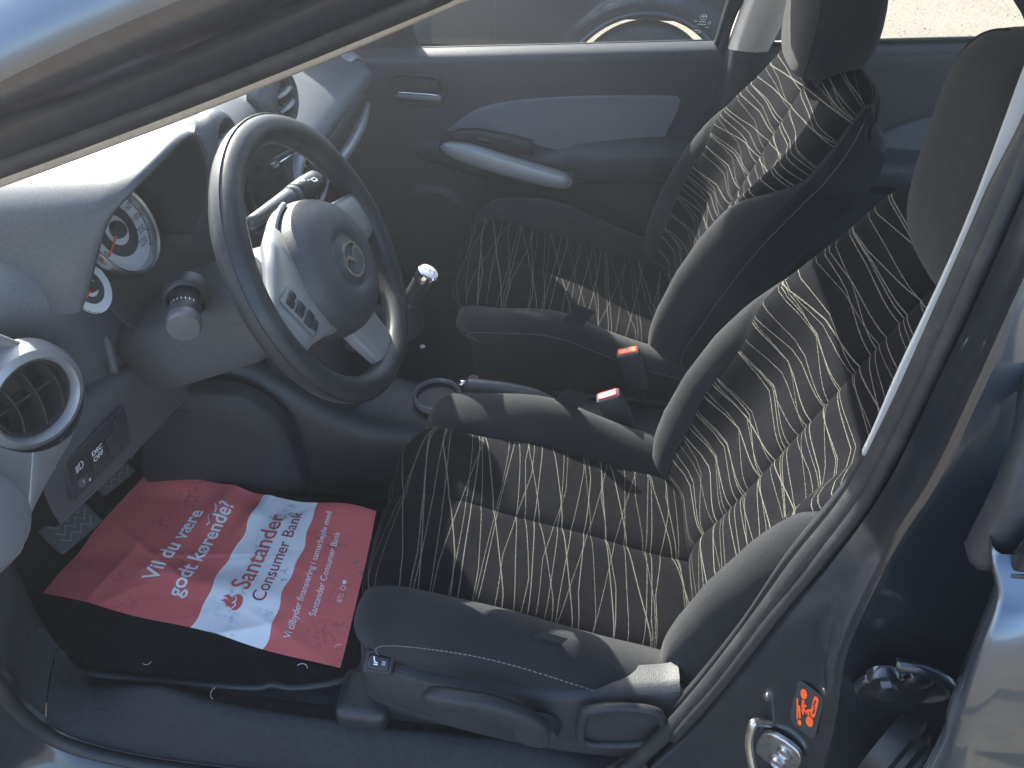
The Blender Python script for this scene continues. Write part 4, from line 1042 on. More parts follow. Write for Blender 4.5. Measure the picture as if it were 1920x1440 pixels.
M_HUB2 = mat('embossed_lettering', (.10, .105, .11), .5)
WM = steering_wheel()

# ================================================================ steering column with stalks
M_STALK = mat('stalk_plastic', (.075, .078, .085), .36)
def column():
    c = tag(empty('steering_column', (-.62, -.352, .62)), 'grey plastic steering column shroud behind the wheel', 'steering column')
    rows = []
    for s, hw, up, dn in ((-.30, .075, .045, .075), (-.24, .074, .048, .078), (-.15, .070, .050, .080), (-.09, .064, .048, .070), (-.055, .056, .042, .055), (-.045, .048, .036, .045)):
        r = []
        for j in range(28):
            a = 2 * math.pi * j / 28; pw = lambda v: math.copysign(abs(v) ** .62, v); y = pw(math.sin(a))
            r.append(WM @ Vector((hw * pw(math.cos(a)), -.012 + (up if y > 0 else dn) * y, s)))
        rows.append(r)
    sheet('column_shroud', rows, M_LOWER, c, wrapv=True, caps=True)
    tube('shroud_seam', [tuple(WM @ Vector((-.0722 + .012 * t * t, -.012, -.28 + .22 * t))) for t in np.linspace(0, 1, 8)], .0014, M_BLACK, c, n=6)
    # light stalk (near side): collar, barrel and end cap pointing at the camera
    s = tag(empty('light_stalk', (-0.6546, -0.4500, 0.7335)), 'ribbed black light stalk with round grey end cap, near side of the column', 'stalk')
    e = Vector((-0.6357, -0.4920, 0.7414)); b = Vector((-0.6585, -0.4350, 0.7345)); ax = (e - b).normalized()
    m = frame(b, ax.cross(Vector((0, 0, 1))), Vector((0, 0, 1))); zz = (m.to_3x3() @ Vector((0, 0, 1))).dot(ax); L_ = (e - b).length
    f = lambda P: [(r, h * (1 if zz > 0 else -1)) for r, h in P]
    lathe('stalk_collar', f([(.0, -.02), (.027, -.02), (.027, -.004), (.025, .002), (.022, .004), (.0215, -.008), (.0, -.008)]), m, M_BLACK, s, 36)
    lathe('stalk_barrel', f([(.0, -.01), (.0165, -.01), (.0165, .020), (.0178, .022), (.0178, L_ * .55), (.0165, L_ * .58), (.0165, L_ * .72)]), m, M_BLACK, s, 36)
    lathe('stalk_cap', f([(.0165, L_ * .72), (.0192, L_ * .74), (.0192, L_ * .94), (.0175, L_), (.0, L_ + .0015)]), m, M_STALK, s, 40)
    marks = []
    for k in range(7): marks.append(poly_ring([(-.014 + .0045 * k, 0), (-.014 + .0045 * k, .004)], .0009))
    V, F = merge(*marks)
    sgn = 1 if zz > 0 else -1
    pym('stalk_marks', [m @ Vector((.0182 * math.sin(x / .018), .0182 * math.cos(x / .018), sgn * (L_ * .38 + y))) for x, y in V], F, M_WHITE, s, fix=False)
    # wiper stalk on the far side
    q = tag(empty('wiper_stalk', (-0.5982, -0.2600, 0.7789)), 'black wiper stalk with white symbols behind the far side of the wheel', 'stalk')
    a_, b_ = Vector((-0.6299, -0.2900, 0.7575)), Vector((-0.5905, -0.1350, 0.7460))
    tube('stalk_arm', [a_, a_.lerp(b_, .35), a_.lerp(b_, .62)], [.009, .012, .0145], M_STALK, q, n=16, samples=8)
    tube('stalk_ring', [a_.lerp(b_, .60), a_.lerp(b_, .66)], .0155, M_STALK, q, n=20)
    tube('stalk_grip', [a_.lerp(b_, .66), a_.lerp(b_, .84), a_.lerp(b_, 1.0)], [.0158, .0172, .0165], M_BLACK, q, n=20, samples=8)
    ax = (b_ - a_).normalized(); view = (Vector(CAM_POS) - b_).normalized(); up = (Vector((.3, -.25, .9)) - ax * Vector((.3, -.25, .9)).dot(ax)).normalized()
    fm = frame(a_.lerp(b_, .84) + up * .0185 + Vector((.002, -.004, 0)), ax, up.cross(ax))
    ic = merge(poly_ring(rrect(.008, .006, .001, 2, -.012, .006), .0009, True), poly_ring([(-.012, .003), (-.010, .0)], .0009), poly_ring(rrect(.008, .006, .001, 2, .004, -.006), .0009, True), poly_ring([(.004, -.009), (.006, -.011)], .0009), poly_ring([(-.006, -.001), (-.002, -.003)], .0009))
    decal('stalk_symbols', ic, fm, M_WHITE, q)
column()

# ================================================================ dashboard
dash = tag(empty('dashboard', (-.95, 0, .45)), 'grey grained dashboard with round vents and sunlit top', 'dashboard')
def dash_body():
    ST = [-.70, -.64, -.57, -.48, -.36, -.22, -.12, 0, .12, .22, .32, .45, .57, .66, .70]
    # profile points (x,z): windscreen foot .. top .. rear edge .. face .. underside
    def prof(y):
        drv_ = smooth01((-.08 - y) / .14); pas_ = smooth01((y - .10) / .12); mid = 1 - max(drv_, pas_)
        D = [(-1.30, .800), (-1.15, .812), (-1.00, .818), (-.90, .812), (-.83, .795), (-.795, .770), (-.780, .735), (-.785, .690), (-.79, .62), (-.795, .55), (-.815, .50), (-.86, .475), (-1.0, .46), (-1.25, .46)]
        C = [(-1.34, .800), (-1.15, .808), (-1.00, .806), (-.90, .795), (-.82, .778), (-.775, .755), (-.750, .725), (-.735, .680), (-.725, .60), (-.735, .50), (-.76, .42), (-.80, .36), (-.95, .30), (-1.25, .30)]
        P = [(-1.30, .795), (-1.15, .790), (-1.00, .770), (-.90, .745), (-.80, .715), (-.735, .690), (-.708, .668), (-.705, .640), (-.735, .585), (-.765, .53), (-.78, .47), (-.83, .42), (-1.0, .40), (-1.25, .40)]
        e = smooth01((abs(y) - .58) / .12); e2 = smooth01((-.46 - y) / .10)
        out = []
        for a, b, c in zip(D, C, P):
            x = a[0] * drv_ + b[0] * mid + c[0] * pas_; z = a[1] * drv_ + b[1] * mid + c[1] * pas_
            x -= .05 * e * (z < .80) + .075 * e2 * smooth01((.80 - z) / .06); z -= .035 * e * (z > .6) + .035 * e2 * (z > .7)
            out.append((x, z))
        return out
    rows = []
    for y in np.linspace(-.70, .70, 90):
        pr = spline(prof(y), 60); rows.append([(p[0], y, p[1]) for p in pr])
    a = 36
    top = [r[:a] for r in rows]; face = [r[a - 1:] for r in rows]
    sheet('dash_top', top, M_DASH, dash); sheet('dash_face', face, M_LOWER, dash)
    for r in (rows[0], rows[-1]):
        pym('dash_end', [(p[0], p[1] * 1.0, p[2]) for p in r], [tuple(range(len(r)))], M_LOWER, dash, smooth=False)
dash_body()

def instrument_hood():
    # rim arch (rear edge), swept forward to blend into the dash top
    arch = [(-0.7650, -0.4784, 0.7441), (-0.7520, -0.4680, 0.7678), (-0.7180, -0.4458, 0.8357), (-0.6920, -0.4209, 0.8635), (-0.6740, -0.3778, 0.8787), (-0.6660, -0.3352, 0.8862), (-0.6660, -0.3036, 0.8781), (-0.6740, -0.2799, 0.8469), (-0.6860, -0.2651, 0.8105), (-0.7060, -0.2559, 0.7622), (-0.7300, -0.2669, 0.7216)]
    A = np.array(spline(arch, 60)); rows = []
    cen = A.mean(0); zf = .755
    for s, lip in ((.0, .0), (.004, .0025), (.003, .006), (-.004, .009), (-.02, .011), (-.05, .013), (-.10, .014), (-.16, .014), (-.24, .012), (-.34, .008), (-.46, .0)):
        r = []; k = min(1, -s / .46) if s < 0 else 0
        for p in A:
            o = np.array((0, p[1] - cen[1], p[2] - (cen[2] - .03))); o = o / np.linalg.norm(o)
            y = cen[1] + (p[1] - cen[1]) * (1 + .10 * k) ; z = p[2] if p[2] < zf else zf + (p[2] - zf) * (1 - .55 * k)
            x = p[0] * (1 - min(1, k * 2.5)) + (-.74) * min(1, k * 2.5) + s
            r.append(np.array((x, y, z)) + o * lip)
        rows.append(r)
    sheet('instrument_hood', rows, M_HOOD, dash)
    # inner throat of the hood down to the cluster
    inn = []
    for s, sc_ in ((0, 1.0), (-.03, .985), (-.07, .96), (-.105, .93)):
        inn.append([np.array((p[0] + s, cen[1] + (p[1] - cen[1]) * sc_, cen[2] + (p[2] - cen[2]) * (1 - (1 - sc_) * .6) + .0)) for p in A[12:]])
    sheet('hood_throat', inn, M_BLACK, dash)
    return A
ARCH = instrument_hood()

def cluster():
    c = tag(empty('instrument_cluster', (-.80, -.36, .74)), 'instrument cluster with pale round gauges and red needles under the hood', 'gauge cluster')
    g = Vector((-0.7850, -0.3430, 0.7670)); up = Vector((-.36, 0, .93)); m = frame(g, (0, 1, 0), up)
    plate('cluster_face', rrect(.235, .20, .06, 8), .006, m @ Matrix.Translation((.035, -.030, -.012)), M_BLACK, c, .002)
    def gauge(mm, r, deg0, deg1, labels, needle_deg, bezel=True):
        if bezel: lathe('gauge_bezel', [(r * .93, .0), (r * .97, .012), (r * 1.03, .014), (r * 1.08, .006), (r * 1.09, -.004)], mm, M_CHROME2, c, 56)
        f = decal('gauge_face', disc2d(r * .95, 56), mm @ Matrix.Translation((0, 0, .001)), M_GAUGE, c)
        rg = [poly_ring([(.47 * r * math.cos(R(a)), .47 * r * math.sin(R(a))) for a in range(0, 360, 6)], r * .26, True)]
        decal('gauge_ring', rg[0], mm @ Matrix.Translation((0, 0, .0016)), M_DARKPRINT, f)
        vf = []
        for a, s in labels:
            ra = R(a); t_ = text2d(s, r * .20, 'CENTER'); vf.append(shift(t_, .74 * r * math.cos(ra), .72 * r * math.sin(ra) - r * .07))
        k = 0
        for a in np.linspace(deg0, deg1, 23):
            ra = R(a); i0 = .90 if k % 2 else .87; k += 1
            vf.append(poly_ring([(i0 * r * math.cos(ra), i0 * r * math.sin(ra)), (.93 * r * math.cos(ra), .93 * r * math.sin(ra))], r * .022))
        vf.append(poly_ring([(.93 * r * math.cos(R(a)), .93 * r * math.sin(R(a))) for a in np.linspace(deg0, deg1, 40)], r * .02))
        decal('gauge_numerals', merge(*vf), mm @ Matrix.Translation((0, 0, .0022)), M_DARKPRINT, f)
        ra = R(needle_deg); V, F = poly_ring([(-.10 * r * math.cos(ra), -.10 * r * math.sin(ra)), (.80 * r * math.cos(ra), .80 * r * math.sin(ra))], r * .05)
        decal('needle', (V, F), mm @ Matrix.Translation((0, 0, .006)), M_NEEDLE, f)
        lathe('needle_cap', [(0, .010), (r * .17, .009), (r * .20, .005), (r * .20, .001)], mm, M_BLACK, f, 28)
    a = lambda v: 196 - v * 248 / 220
    gauge(m, .058, a(0), a(220), [(a(v), str(v)) for v in (0, 20, 40, 60, 80, 100, 120, 140, 160, 180, 200, 220)], a(0) + 2)
    m2 = m @ Matrix.Translation((-.094, -.026, -.002))
    gauge(m2, .034, 240, -30, [], 190, False)
    dk = merge(ring2d(.004, .0011, 20), ring2d(.0018, .0009, 14), poly_ring([(.020, -.012), (.030, -.010)], .0009), poly_ring([(.020, -.012), (.019, -.016)], .0009))
    decal('tell_tale_mark', shift(dk, -.052, -.060), m @ Matrix.Translation((0, 0, -.0065)), M_GREYTRIM, c)
    # clear lens
    rows = [[(m @ Vector((x, y, .022 - .25 * x * x - .05 * y))) for x in np.linspace(-.10, .13, 9)] for y in np.linspace(-.11, .06, 6)]
    sheet('cluster_lens', rows, M_LENS, c)
M_CHROME2 = mat('satin_bezel', (.62, .61, .60), .25, metal=1.)
cluster()

def vent(center, normal, r, label, parent=dash, nv=3, bez=M_SILVER):
    """round eyeball vent: bezel, bowl, louvres; a part of the dashboard"""
    n = Vector(normal).normalized(); m = frame(center, n.cross(Vector((0, 0, 1))), Vector((0, 0, 1)))
    s = 1 if (m.to_3x3() @ Vector((0, 0, 1))).dot(n) > 0 else -1
    if s < 0: m = m @ Matrix.Rotation(R(180), 4, 'Y')
    v = lathe('air_vent', [(r * 1.38, -.020), (r * 1.36, -.006), (r * 1.25, .006), (r * 1.08, .010), (r * 1.0, .006), (r * .96, -.004)], m, bez, parent, 56)
    lathe('vent_bowl', [(r * .97, -.002), (r * .90, -.012), (r * .86, -.03), (r * .7, -.055), (0, -.06)], m, M_BLACK, v, 44)
    lathe('vent_ring', [(r * .92, -.004), (r * .95, .001), (r * .90, .002), (r * .86, -.006)], m, M_BLACK, v, 44)
    for k in range(nv):
        x0 = (k - (nv - 1) / 2) * r * .55; hl = math.sqrt(max(.05, 1 - (x0 / (r * .9)) ** 2)) * r * .84
        rr = []
        for t in np.linspace(-1, 1, 11):
            bw = .12 * r * (1 - t * t); rr.append([m @ Vector((x0 + bw + dx, t * hl, z)) for dx, z in ((-.001, -.022), (.0, .000), (.0016, .0004), (.002, -.022))])
        sheet('louvre', rr, M_BLACK, v, auto=30)
    rr = [[m @ Vector((t * r * .8, -.002 + dx, z)) for dx, z in ((-.002, -.026), (-.001, -.010), (.002, -.010), (.002, -.026))] for t in np.linspace(-1, 1, 5)]
    sheet('louvre_bar', rr, M_BLACK, v, auto=30)
    return v
def pods():
    # near silver pod: ring bezel merging into a panel that runs down the dash end
    vc = Vector((-0.7950, -0.5758, 0.6834)); vn = Vector((.86, -.30, .40))
    vent(vc + vn.normalized() * .012, vn, .047, '')
    P = []
    out = [(-0.8000, -0.5879, 0.8009), (-0.7900, -0.5514, 0.7467), (-0.7850, -0.5162, 0.7046), (-0.7850, -0.5012, 0.6555), (-0.7850, -0.5156, 0.6200), (-0.7850, -0.5473, 0.6002), (-0.7850, -0.5884, 0.5962), (-0.7850, -0.6348, 0.5874), (-0.7900, -0.6673, 0.5693), (-0.8000, -0.6906, 0.5395), (-0.8000, -0.7579, 0.5860), (-0.8000, -0.6970, 0.7559)]
    pts = spline(out + [out[0]], 70)[:-1]; n = len(pts); nn = vn.normalized()
    V, F = [], []
    for s, d in ((.95, -.10), (1.0, -.004), (.975, .003), (.93, .006), (.80, .007)):
        cc = np.array(vc)
        for p in pts: V.append(Vector(cc + (p - cc) * s) + nn * d)
    for k in range(4):
        for i in range(n): F.append((k * n + i, k * n + (i + 1) % n, (k + 1) * n + (i + 1) % n, (k + 1) * n + i))
    m = frame(vc, nn.cross(Vector((0, 0, 1))), Vector((0, 0, 1))); o = len(V)
    # inner boundary towards the vent ring
    for p in pts:
        q = Vector(p) - vc; q = q - nn * q.dot(nn); V.append(vc + q.normalized() * .060 + nn * .008)
    for i in range(n): F.append((4 * n + i, 4 * n + (i + 1) % n, o + (i + 1) % n, o + i))
    pym('vent_surround', V, F, M_SILVER, dash)
    # second roll below (door-side pocket edge)
    lathe('side_roundel', [(.0, .006), (.040, .006), (.046, .002), (.048, -.006)], frame(Vector((-0.7700, -0.7107, 0.6396)), (0, 1, 0), (-.3, 0, 1)), M_GREYTRIM, dash, 40)
    # switch panel beside the pod
    a, b, c_, d_ = [Vector(q) for q in ((-0.7900, -0.5905, 0.5876), (-0.7750, -0.4786, 0.5817), (-0.7850, -0.4674, 0.5083), (-0.8000, -0.5816, 0.5241))]
    ctr = (a + b + c_ + d_) / 4; ux = (b - a).normalized(); m = frame(ctr, ux, a - d_); W = (b - a).length; H = ((a - d_).length + (b - c_).length) / 2
    nz = m.to_3x3() @ Vector((0, 0, 1))
    if nz.x < 0: m = m @ Matrix.Rotation(R(180), 4, 'X')
    TT = np.array(spline([(-0.7850, -0.6289, 0.6035), (-0.7820, -0.5885, 0.6147), (-0.7780, -0.5285, 0.6192), (-0.7720, -0.4709, 0.6160), (-0.7700, -0.4120, 0.5962), (-0.7750, -0.3313, 0.5478)], 24))
    BB = np.array(spline([(-0.8150, -0.6071, 0.4955), (-0.8120, -0.5701, 0.4882), (-0.8060, -0.5128, 0.4792), (-0.8000, -0.4434, 0.4717), (-0.8000, -0.3784, 0.4609), (-0.8050, -0.2998, 0.4358)], 24))
    rows = []
    for a_, b_ in zip(TT, BB):
        rows.append([a_ + np.array((-.07, 0, -.004)), a_ + np.array((-.02, 0, .006)), a_ + np.array((-.003, 0, .002)), lp(a_, b_, .10) + np.array((.004, 0, 0)), lp(a_, b_, .3) + np.array((.001, 0, 0)), lp(a_, b_, .7) + np.array((-.001, 0, 0)), lp(a_, b_, .95) + np.array((.002, 0, 0)), b_ + np.array((-.004, 0, -.004)), b_ + np.array((-.08, 0, .0))])
    sheet('lower_trim', rows, M_LOWER, dash)
    p = rbox('switch_panel', (W, H, .012), m @ Matrix.Translation((0, 0, -.002)), M_BLACK, dash, .003)
    for x in (-.30, -.02, .24): rbox('switch_blank', (W * .24, H * .46, .004), m @ Matrix.Translation((x * W, -.06 * H, .004)), M_BLACK, p, .0012)
    rbox('switch_blank', (W * .20, H * .82, .004), m @ Matrix.Translation((.42 * W - .004, 0, .0042)), M_BLACK, p, .0012)
    decal('switch_lettering', merge(shift(text2d('DSC', .0105, 'CENTER', .0002), 0, .003), shift(text2d('OFF', .0105, 'CENTER', .0002), 0, -.008)), m @ Matrix.Translation((-.055 * W, .10 * H, .0066)), M_WHITE, p)
    lamp = merge(poly_ring([(.000, .006), (.004, .006), (.006, .003), (.006, -.002), (.003, -.005), (.0, -.005)], .0012, True), poly_ring([(-.002, .005), (-.007, .004)], .0013), poly_ring([(-.002, .002), (-.007, .001)], .0013), poly_ring([(-.002, -.001), (-.007, -.002)], .0013), poly_ring([(-.002, -.004), (-.007, -.005)], .0013))
    decal('headlamp_symbol', lamp, m @ Matrix.Translation((-.34 * W, .20 * H, .0066)), M_WHITE, p)
    wh = lathe('level_wheel', [(.010, -.007), (.012, -.006), (.012, .006), (.010, .007)], m @ Matrix.Translation((-.33 * W, -.18 * H, -.003)) @ Matrix.Rotation(R(90), 4, 'X'), M_LOWER, p, 28)
    decal('level_digits', merge(shift(text2d('1', .007, 'CENTER', .0002), -.004, .002), shift(text2d('0', .007, 'CENTER', .0002), .006, -.005)), m @ Matrix.Translation((-.33 * W, -.18 * H, .0098)), M_WHITE, p)
    tube('dash_lip', [(-0.7900, -0.4304, 0.6646), (-0.7850, -0.4398, 0.6444), (-0.7820, -0.4517, 0.6187)], [.006, .007, .006], M_LOWER, dash, n=10, samples=10)
    rows = []
    for y in np.linspace(-.46, -.12, 16):
        k = smooth01((y + .46) / .12)
        rows.append([(-.81, y, .58), (-.795, y, .54), (-.795, y, .50 - .02 * k), (-.81, y, .46 - .02 * k), (-.84, y, .445 - .02 * k), (-.92, y, .45 - .02 * k)])
    sheet('knee_panel', rows, M_LOWER, dash)
pods()

def centre_stack():
    for yy, px in ((.155, (530, 187)), (-.155, None)):
        c = Vector((-0.7350, 0.1424, 0.7578)) if yy > 0 else Vector((-.74, -.10, .775))
        vn = Vector((.80, -.05, .60)) if yy > 0 else Vector((.80, .05, .6))
        v = vent(c, vn, .040, '', nv=2, bez=M_HOOD)
        m = frame(c, vn.cross(Vector((0, 0, 1))), Vector((0, 0, 1)))
        for k in (-.4, .35):
            cc = c + vn.normalized() * .006 + Vector((0, .0, 0)) + Vector((.0, .02 * 0, k * .034))
            rows = []
            for t in np.linspace(-1, 1, 9):
                hw = .011 * math.sqrt(max(.02, 1 - t * t)); rows.append([cc + Vector((.0, t * .034, 0)) + Vector((dx * hw, 0, dz * .004)) for dx, dz in ((-1, 0), (0, 1), (1, 0), (0, -1))])
            sheet('vent_paddle', rows, M_SILVER, v, wrapv=True)
    # audio fascia with slot and button
    a = Vector((-0.7090, -0.0475, 0.7153)); b = Vector((-0.7090, 0.0763, 0.6896))
    ux = (b - a).normalized(); m = frame(a.lerp(b, .5), ux, (-.2, 0, 1))
    if (m.to_3x3() @ Vector((0, 0, 1))).x < 0: m = m @ Matrix.Rotation(R(180), 4, 'X')
    st = rbox('audio_unit', (.21, .13, .03), Matrix.Translation((-.735, .02, .695)) @ Matrix.Rotation(R(-12), 4, 'Y') @ Matrix(((0, 0, 1, 0), (1, 0, 0, 0), (0, 1, 0, 0), (0, 0, 0, 1))), M_GLOSS, dash, .01, 4)
    rbox('disc_slot', (.125, .007, .006), m @ Matrix.Translation((.05, .006, 0)), M_BLACK, st, .002)
    rbox('slot_edge', (.11, .003, .005), m @ Matrix.Translation((.055, -.001, .001)), M_CHROME, st, .001)
    bt = rbox('load_button', (.030, .013, .008), m @ Matrix.Translation((-.030, .0, .004)), M_GLOSS, st, .004)
    decal('load_lettering', text2d('LOAD', .0075, 'CENTER'), m @ Matrix.Translation((-.030, -.0026, .0085)), M_WHITE, st)
    tube('fascia_line', [(-0.7300, -0.0557, 0.7377), (-0.7300, -0.0172, 0.7324), (-0.7300, 0.0305, 0.7302)], .0012, M_CHROME, st, n=6)
    # heater dials
    for k, (px) in enumerate((0,)):
        c = Vector((-0.7000, 0.1202, 0.6221)); n = Vector((.93, -.12, .30)); m = frame(c, n.cross(Vector((0, 0, 1))), Vector((0, 0, 1)))
        if (m.to_3x3() @ Vector((0, 0, 1))).x < 0: m = m @ Matrix.Rotation(R(180), 4, 'Y')
        d = lathe('heater_dial', [(.062, -.012), (.062, .002), (.058, .008), (.052, .009), (.049, .003)], m, M_SILVER, dash, 48)
        lathe('dial_face', [(.049, .002), (.03, .001), (.0, .001)], m, M_GLOSS, d, 40)
        lathe('dial_knob', [(.030, .001), (.029, .016), (.025, .019), (0, .019)], m, M_BLACK, d, 36)
        tk = [poly_ring([(.036 * math.cos(R(a)), .036 * math.sin(R(a))), (.043 * math.cos(R(a)), .043 * math.sin(R(a)))], .0018) for a in range(-150, 151, 30)]
        decal('dial_marks', merge(*tk), m @ Matrix.Translation((0, 0, .004)), M_WHITE, d)
    rbox('heater_panel', (.23, .11, .04), Matrix.Translation((-.735, .02, .575)) @ Matrix.Rotation(R(4), 4, 'Y') @ Matrix(((0, 0, 1, 0), (1, 0, 0, 0), (0, 1, 0, 0), (0, 0, 0, 1))), M_BLACK, dash, .012, 4)
    # far vent with silver ring and the silver strip running down beside the door
    vent(Vector((-0.7420, 0.5773, 0.6491)), Vector((.75, -.20, .55)), .040, '')
    tube('end_trim', [(-0.7200, 0.5881, 0.5862), (-0.7150, 0.4996, 0.5705), (-0.7150, 0.4018, 0.5620), (-0.7200, 0.3148, 0.5582)], [.008, .013, .013, .010], M_SILVER, dash, n=12, samples=16)
    decal('airbag_lettering', text2d('SRS AIRBAG', .010, 'CENTER'), frame((-0.7650, 0.6187, 0.6391), (.35, .2, .75), (-.8, .1, .5)), M_LOWER, dash)
    # glovebox seam
    tube('glovebox_seam', [(-.7035, .20, .640), (-.7035, .5, .640), (-.715, .60, .635)], .0016, M_BLACK, dash, n=6, samples=10)
centre_stack()

# ================================================================ centre console
con = tag(empty('centre_console', (-.35, -.02, .05)), 'low dark centre console between the seats with cup holder', 'console')
def console():
    # side walls of the footwell part (knee-high flanks)
    rows = []
    for t in np.linspace(0, 1, 26):
        x = -1.05 + t * 1.15; zt = interp(x, [-1.05, -.84, -.74, -.66, -.58, -.50, .1], [.44, .40, .33, .26, .215, .205, .19]); hw = interp(x, [-1.05, -.8, -.6, -.45, .1], [.14, .125, .105, .085, .080])
        r = []
        for j in range(17):
            a = math.pi * j / 16; pw = lambda v: math.copysign(abs(v) ** .35, v)
            r.append((x, -.02 + hw * pw(-math.cos(a)) * 1.0, .04 + (zt - .04) * abs(math.sin(a)) ** .35))
        rows.append(r)
    sheet('console_body', rows, M_BLACK, con)
    # upright under the dash carrying the gear lever
    rows = []
    for z, x, hw in ((.30, -.62, .075), (.38, -.62, .082), (.44, -.635, .088), (.50, -.66, .095), (.58, -.71, .105), (.62, -.76, .11)):
        rows.append([(x - .14, -.02 - hw, z - .02), (x - .06, -.02 - hw * 1.0, z), (x - .01, -.02 - hw * .92, z), (x, -.02 - hw * .6, z), (x + .002, -.02, z), (x, -.02 + hw * .6, z), (x - .01, -.02 + hw * .92, z), (x - .06, -.02 + hw, z), (x - .14, -.02 + hw, z - .02)])
    rows = [[(a[0] + .03, a[1], .12) for a in rows[0]]] + rows
    sheet('console_tower', rows, M_BLACK, con)
    # knee-side trim panel of the driver footwell, with its soft edge
    P = [(-0.9247, -0.2000, 0.3508), (-0.7935, -0.1850, 0.3423), (-0.7310, -0.1750, 0.2759), (-0.7166, -0.1700, 0.1867), (-0.7309, -0.1700, 0.0505), (-0.8958, -0.1900, 0.0088), (-1.0185, -0.2200, 0.1259)]
    pts = spline(P + [P[0]], 60)[:-1]; c = sum(pts) / len(pts); n = len(pts); V, F = [], []
    for s, d in ((1.03, .03), (1.0, .004), (.96, -.004), (.5, -.006)):
        for p in pts: V.append(tuple(c + (p - c) * s + np.array((0, d, 0))))
    for k in range(3):
        for i in range(n): F.append((k * n + i, k * n + (i + 1) % n, (k + 1) * n + (i + 1) % n, (k + 1) * n + i))
    V.append(tuple(c + np.array((0, -.006, 0)))); F += [(3 * n + i, 3 * n + (i + 1) % n, 4 * n) for i in range(n)]
    pym('knee_trim', V, F, M_LOWER3, con)
    lathe('trim_clip', [(0, .003), (.007, .003), (.009, 0)], frame((-0.8895, -0.2050, 0.3055), (1, 0, 0), (0, 0, 1)), M_BLACK, con, 20)
    # cup holder: raised ring with a well
    c = Vector((-0.4635, -0.0036, 0.2220)); m = Matrix.Translation(c)
    ch = lathe('cup_holder', [(.049, -.014), (.050, -.004), (.0485, .001), (.0455, .002), (.0435, -.001), (.0425, -.008)], m, M_GREYTRIM, con, 44)
    lathe('cup_well', [(.0425, -.006), (.041, -.0125), (.0, -.0128)], m, M_BLACK, ch, 40)
    # rear tray edges
    for y_ in (-.085, .045): tube('tray_edge', [(-.24, y_, .206), (-.05, y_, .203), (.10, y_, .198)], .005, M_BLACK, con, n=8, samples=8)
    # two small clips glinting on the console
    lathe('console_clip', [(0, .004), (.005, .003), (.007, 0)], Matrix.Translation((-0.5386, -0.0307, 0.2000)), M_SILVER, con, 16)
    lathe('console_clip', [(0, .003), (.005, .002), (.006, 0)], Matrix.Translation((-0.4920, 0.0200, 0.3233)), M_GREYTRIM, con, 16)
M_LOWER3 = mat('knee_trim_plastic', (.018, .020, .025), .6, grain=(600, .3, .0008, 1), fuzz=(200, .35))
console()

def gear_lever():
    g = tag(empty('gear_lever', (-.52, -.01, .40)), 'chrome topped gear knob with white shift pattern disc', 'gear lever')
    a = Vector((-0.4980, -0.0100, 0.4585)); b = Vector((-0.4589, -0.0050, 0.5206)); ax = (b - a).normalized()
    m = frame(a, ax.cross(Vector((0, 1, 0))), Vector((0, 1, 0)))
    if (m.to_3x3() @ Vector((0, 0, 1))).dot(ax) < 0: m = m @ Matrix.Rotation(R(180), 4, 'X')
    L_ = (b - a).length
    lathe('knob_grip', [(0, -.005), (.013, -.004), (.016, .004), (.0165, L_ * .4), (.0185, L_ * .68)], m, M_BLACK, g, 32)
    lathe('knob_collar', [(.0185, L_ * .68), (.0205, L_ * .72), (.0220, L_ * .86), (.0205, L_ * .97), (.0175, L_)], m, M_CHROME, g, 36)
    tm = m @ Matrix.Translation((0, 0, L_))
    d = lathe('pattern_disc', [(0, .0025), (.010, .0022), (.0175, .0)], tm, M_ALLOY2, g, 32)
    sp = merge(poly_ring([(-.009, 0), (.009, 0)], .0012), *[poly_ring([(x, -.007), (x, .007)], .0012) for x in (-.009, 0)], poly_ring([(.009, 0), (.009, .007)], .0012))
    decal('shift_pattern', sp, tm @ Matrix.Translation((0, 0, .0030)), M_DARKPRINT, d)
    # pleated gaiter
    base = Vector((-.545, -.012, .395)); rows = []
    for i in range(12):
        t = i / 11; c = base.lerp(a, t); r0 = .050 * (1 - t) ** 1.2 + .014; rows.append([c + Vector(((r0 + .003 * math.cos(i * math.pi)) * math.cos(q), (r0 + .003 * math.cos(i * math.pi)) * math.sin(q), 0)) for q in np.linspace(0, 2 * math.pi, 24, endpoint=False)])
    sheet('gaiter', rows, M_RUBBER, g, wrapv=True)
    rbox('lever_plate', (.12, .13, .03), (-.56, -.012, .385), M_BLACK, g, .01)
M_ALLOY2 = mat('pale_disc', (.72, .73, .74), .3, metal=.4)
gear_lever()

def handbrake():
    h = tag(empty('handbrake', (-.2, 0, .2)), 'black handbrake lever with chrome button beside the cup holder', 'handbrake')
    A_ = [(-0.3994, -0.0200, 0.2687), (-0.3394, -0.0200, 0.2649), (-0.2646, -0.0200, 0.2529), (-0.2102, -0.0200, 0.2256), (-0.1534, -0.0200, 0.1784)]
    tube('lever_grip', A_[:4], [.0125, .0145, .0140, .012], M_STALK, h, n=20, samples=18)
    tube('lever_arm', [A_[3], A_[4], (-.06, -.008, .12)], .010, M_BLACK, h, n=12, samples=10)
    a, b = Vector((-0.3983, -0.0200, 0.2688)), Vector((-0.4165, -0.0200, 0.2711)); ax = (b - a).normalized()
    tube('release_button', [a - ax * .004, b], .0075, M_CHROME, h, n=20)
    rbox('lever_shroud', (.20, .050, .03), Matrix.Translation((-.17, -.005, .205)), M_BLACK, h, .008)
    lathe('coin', [(0, .0012), (.010, .0012), (.011, 0)], Matrix.Translation((-0.3927, 0.0300, 0.2424)), M_STEEL, h, 24)
handbrake()

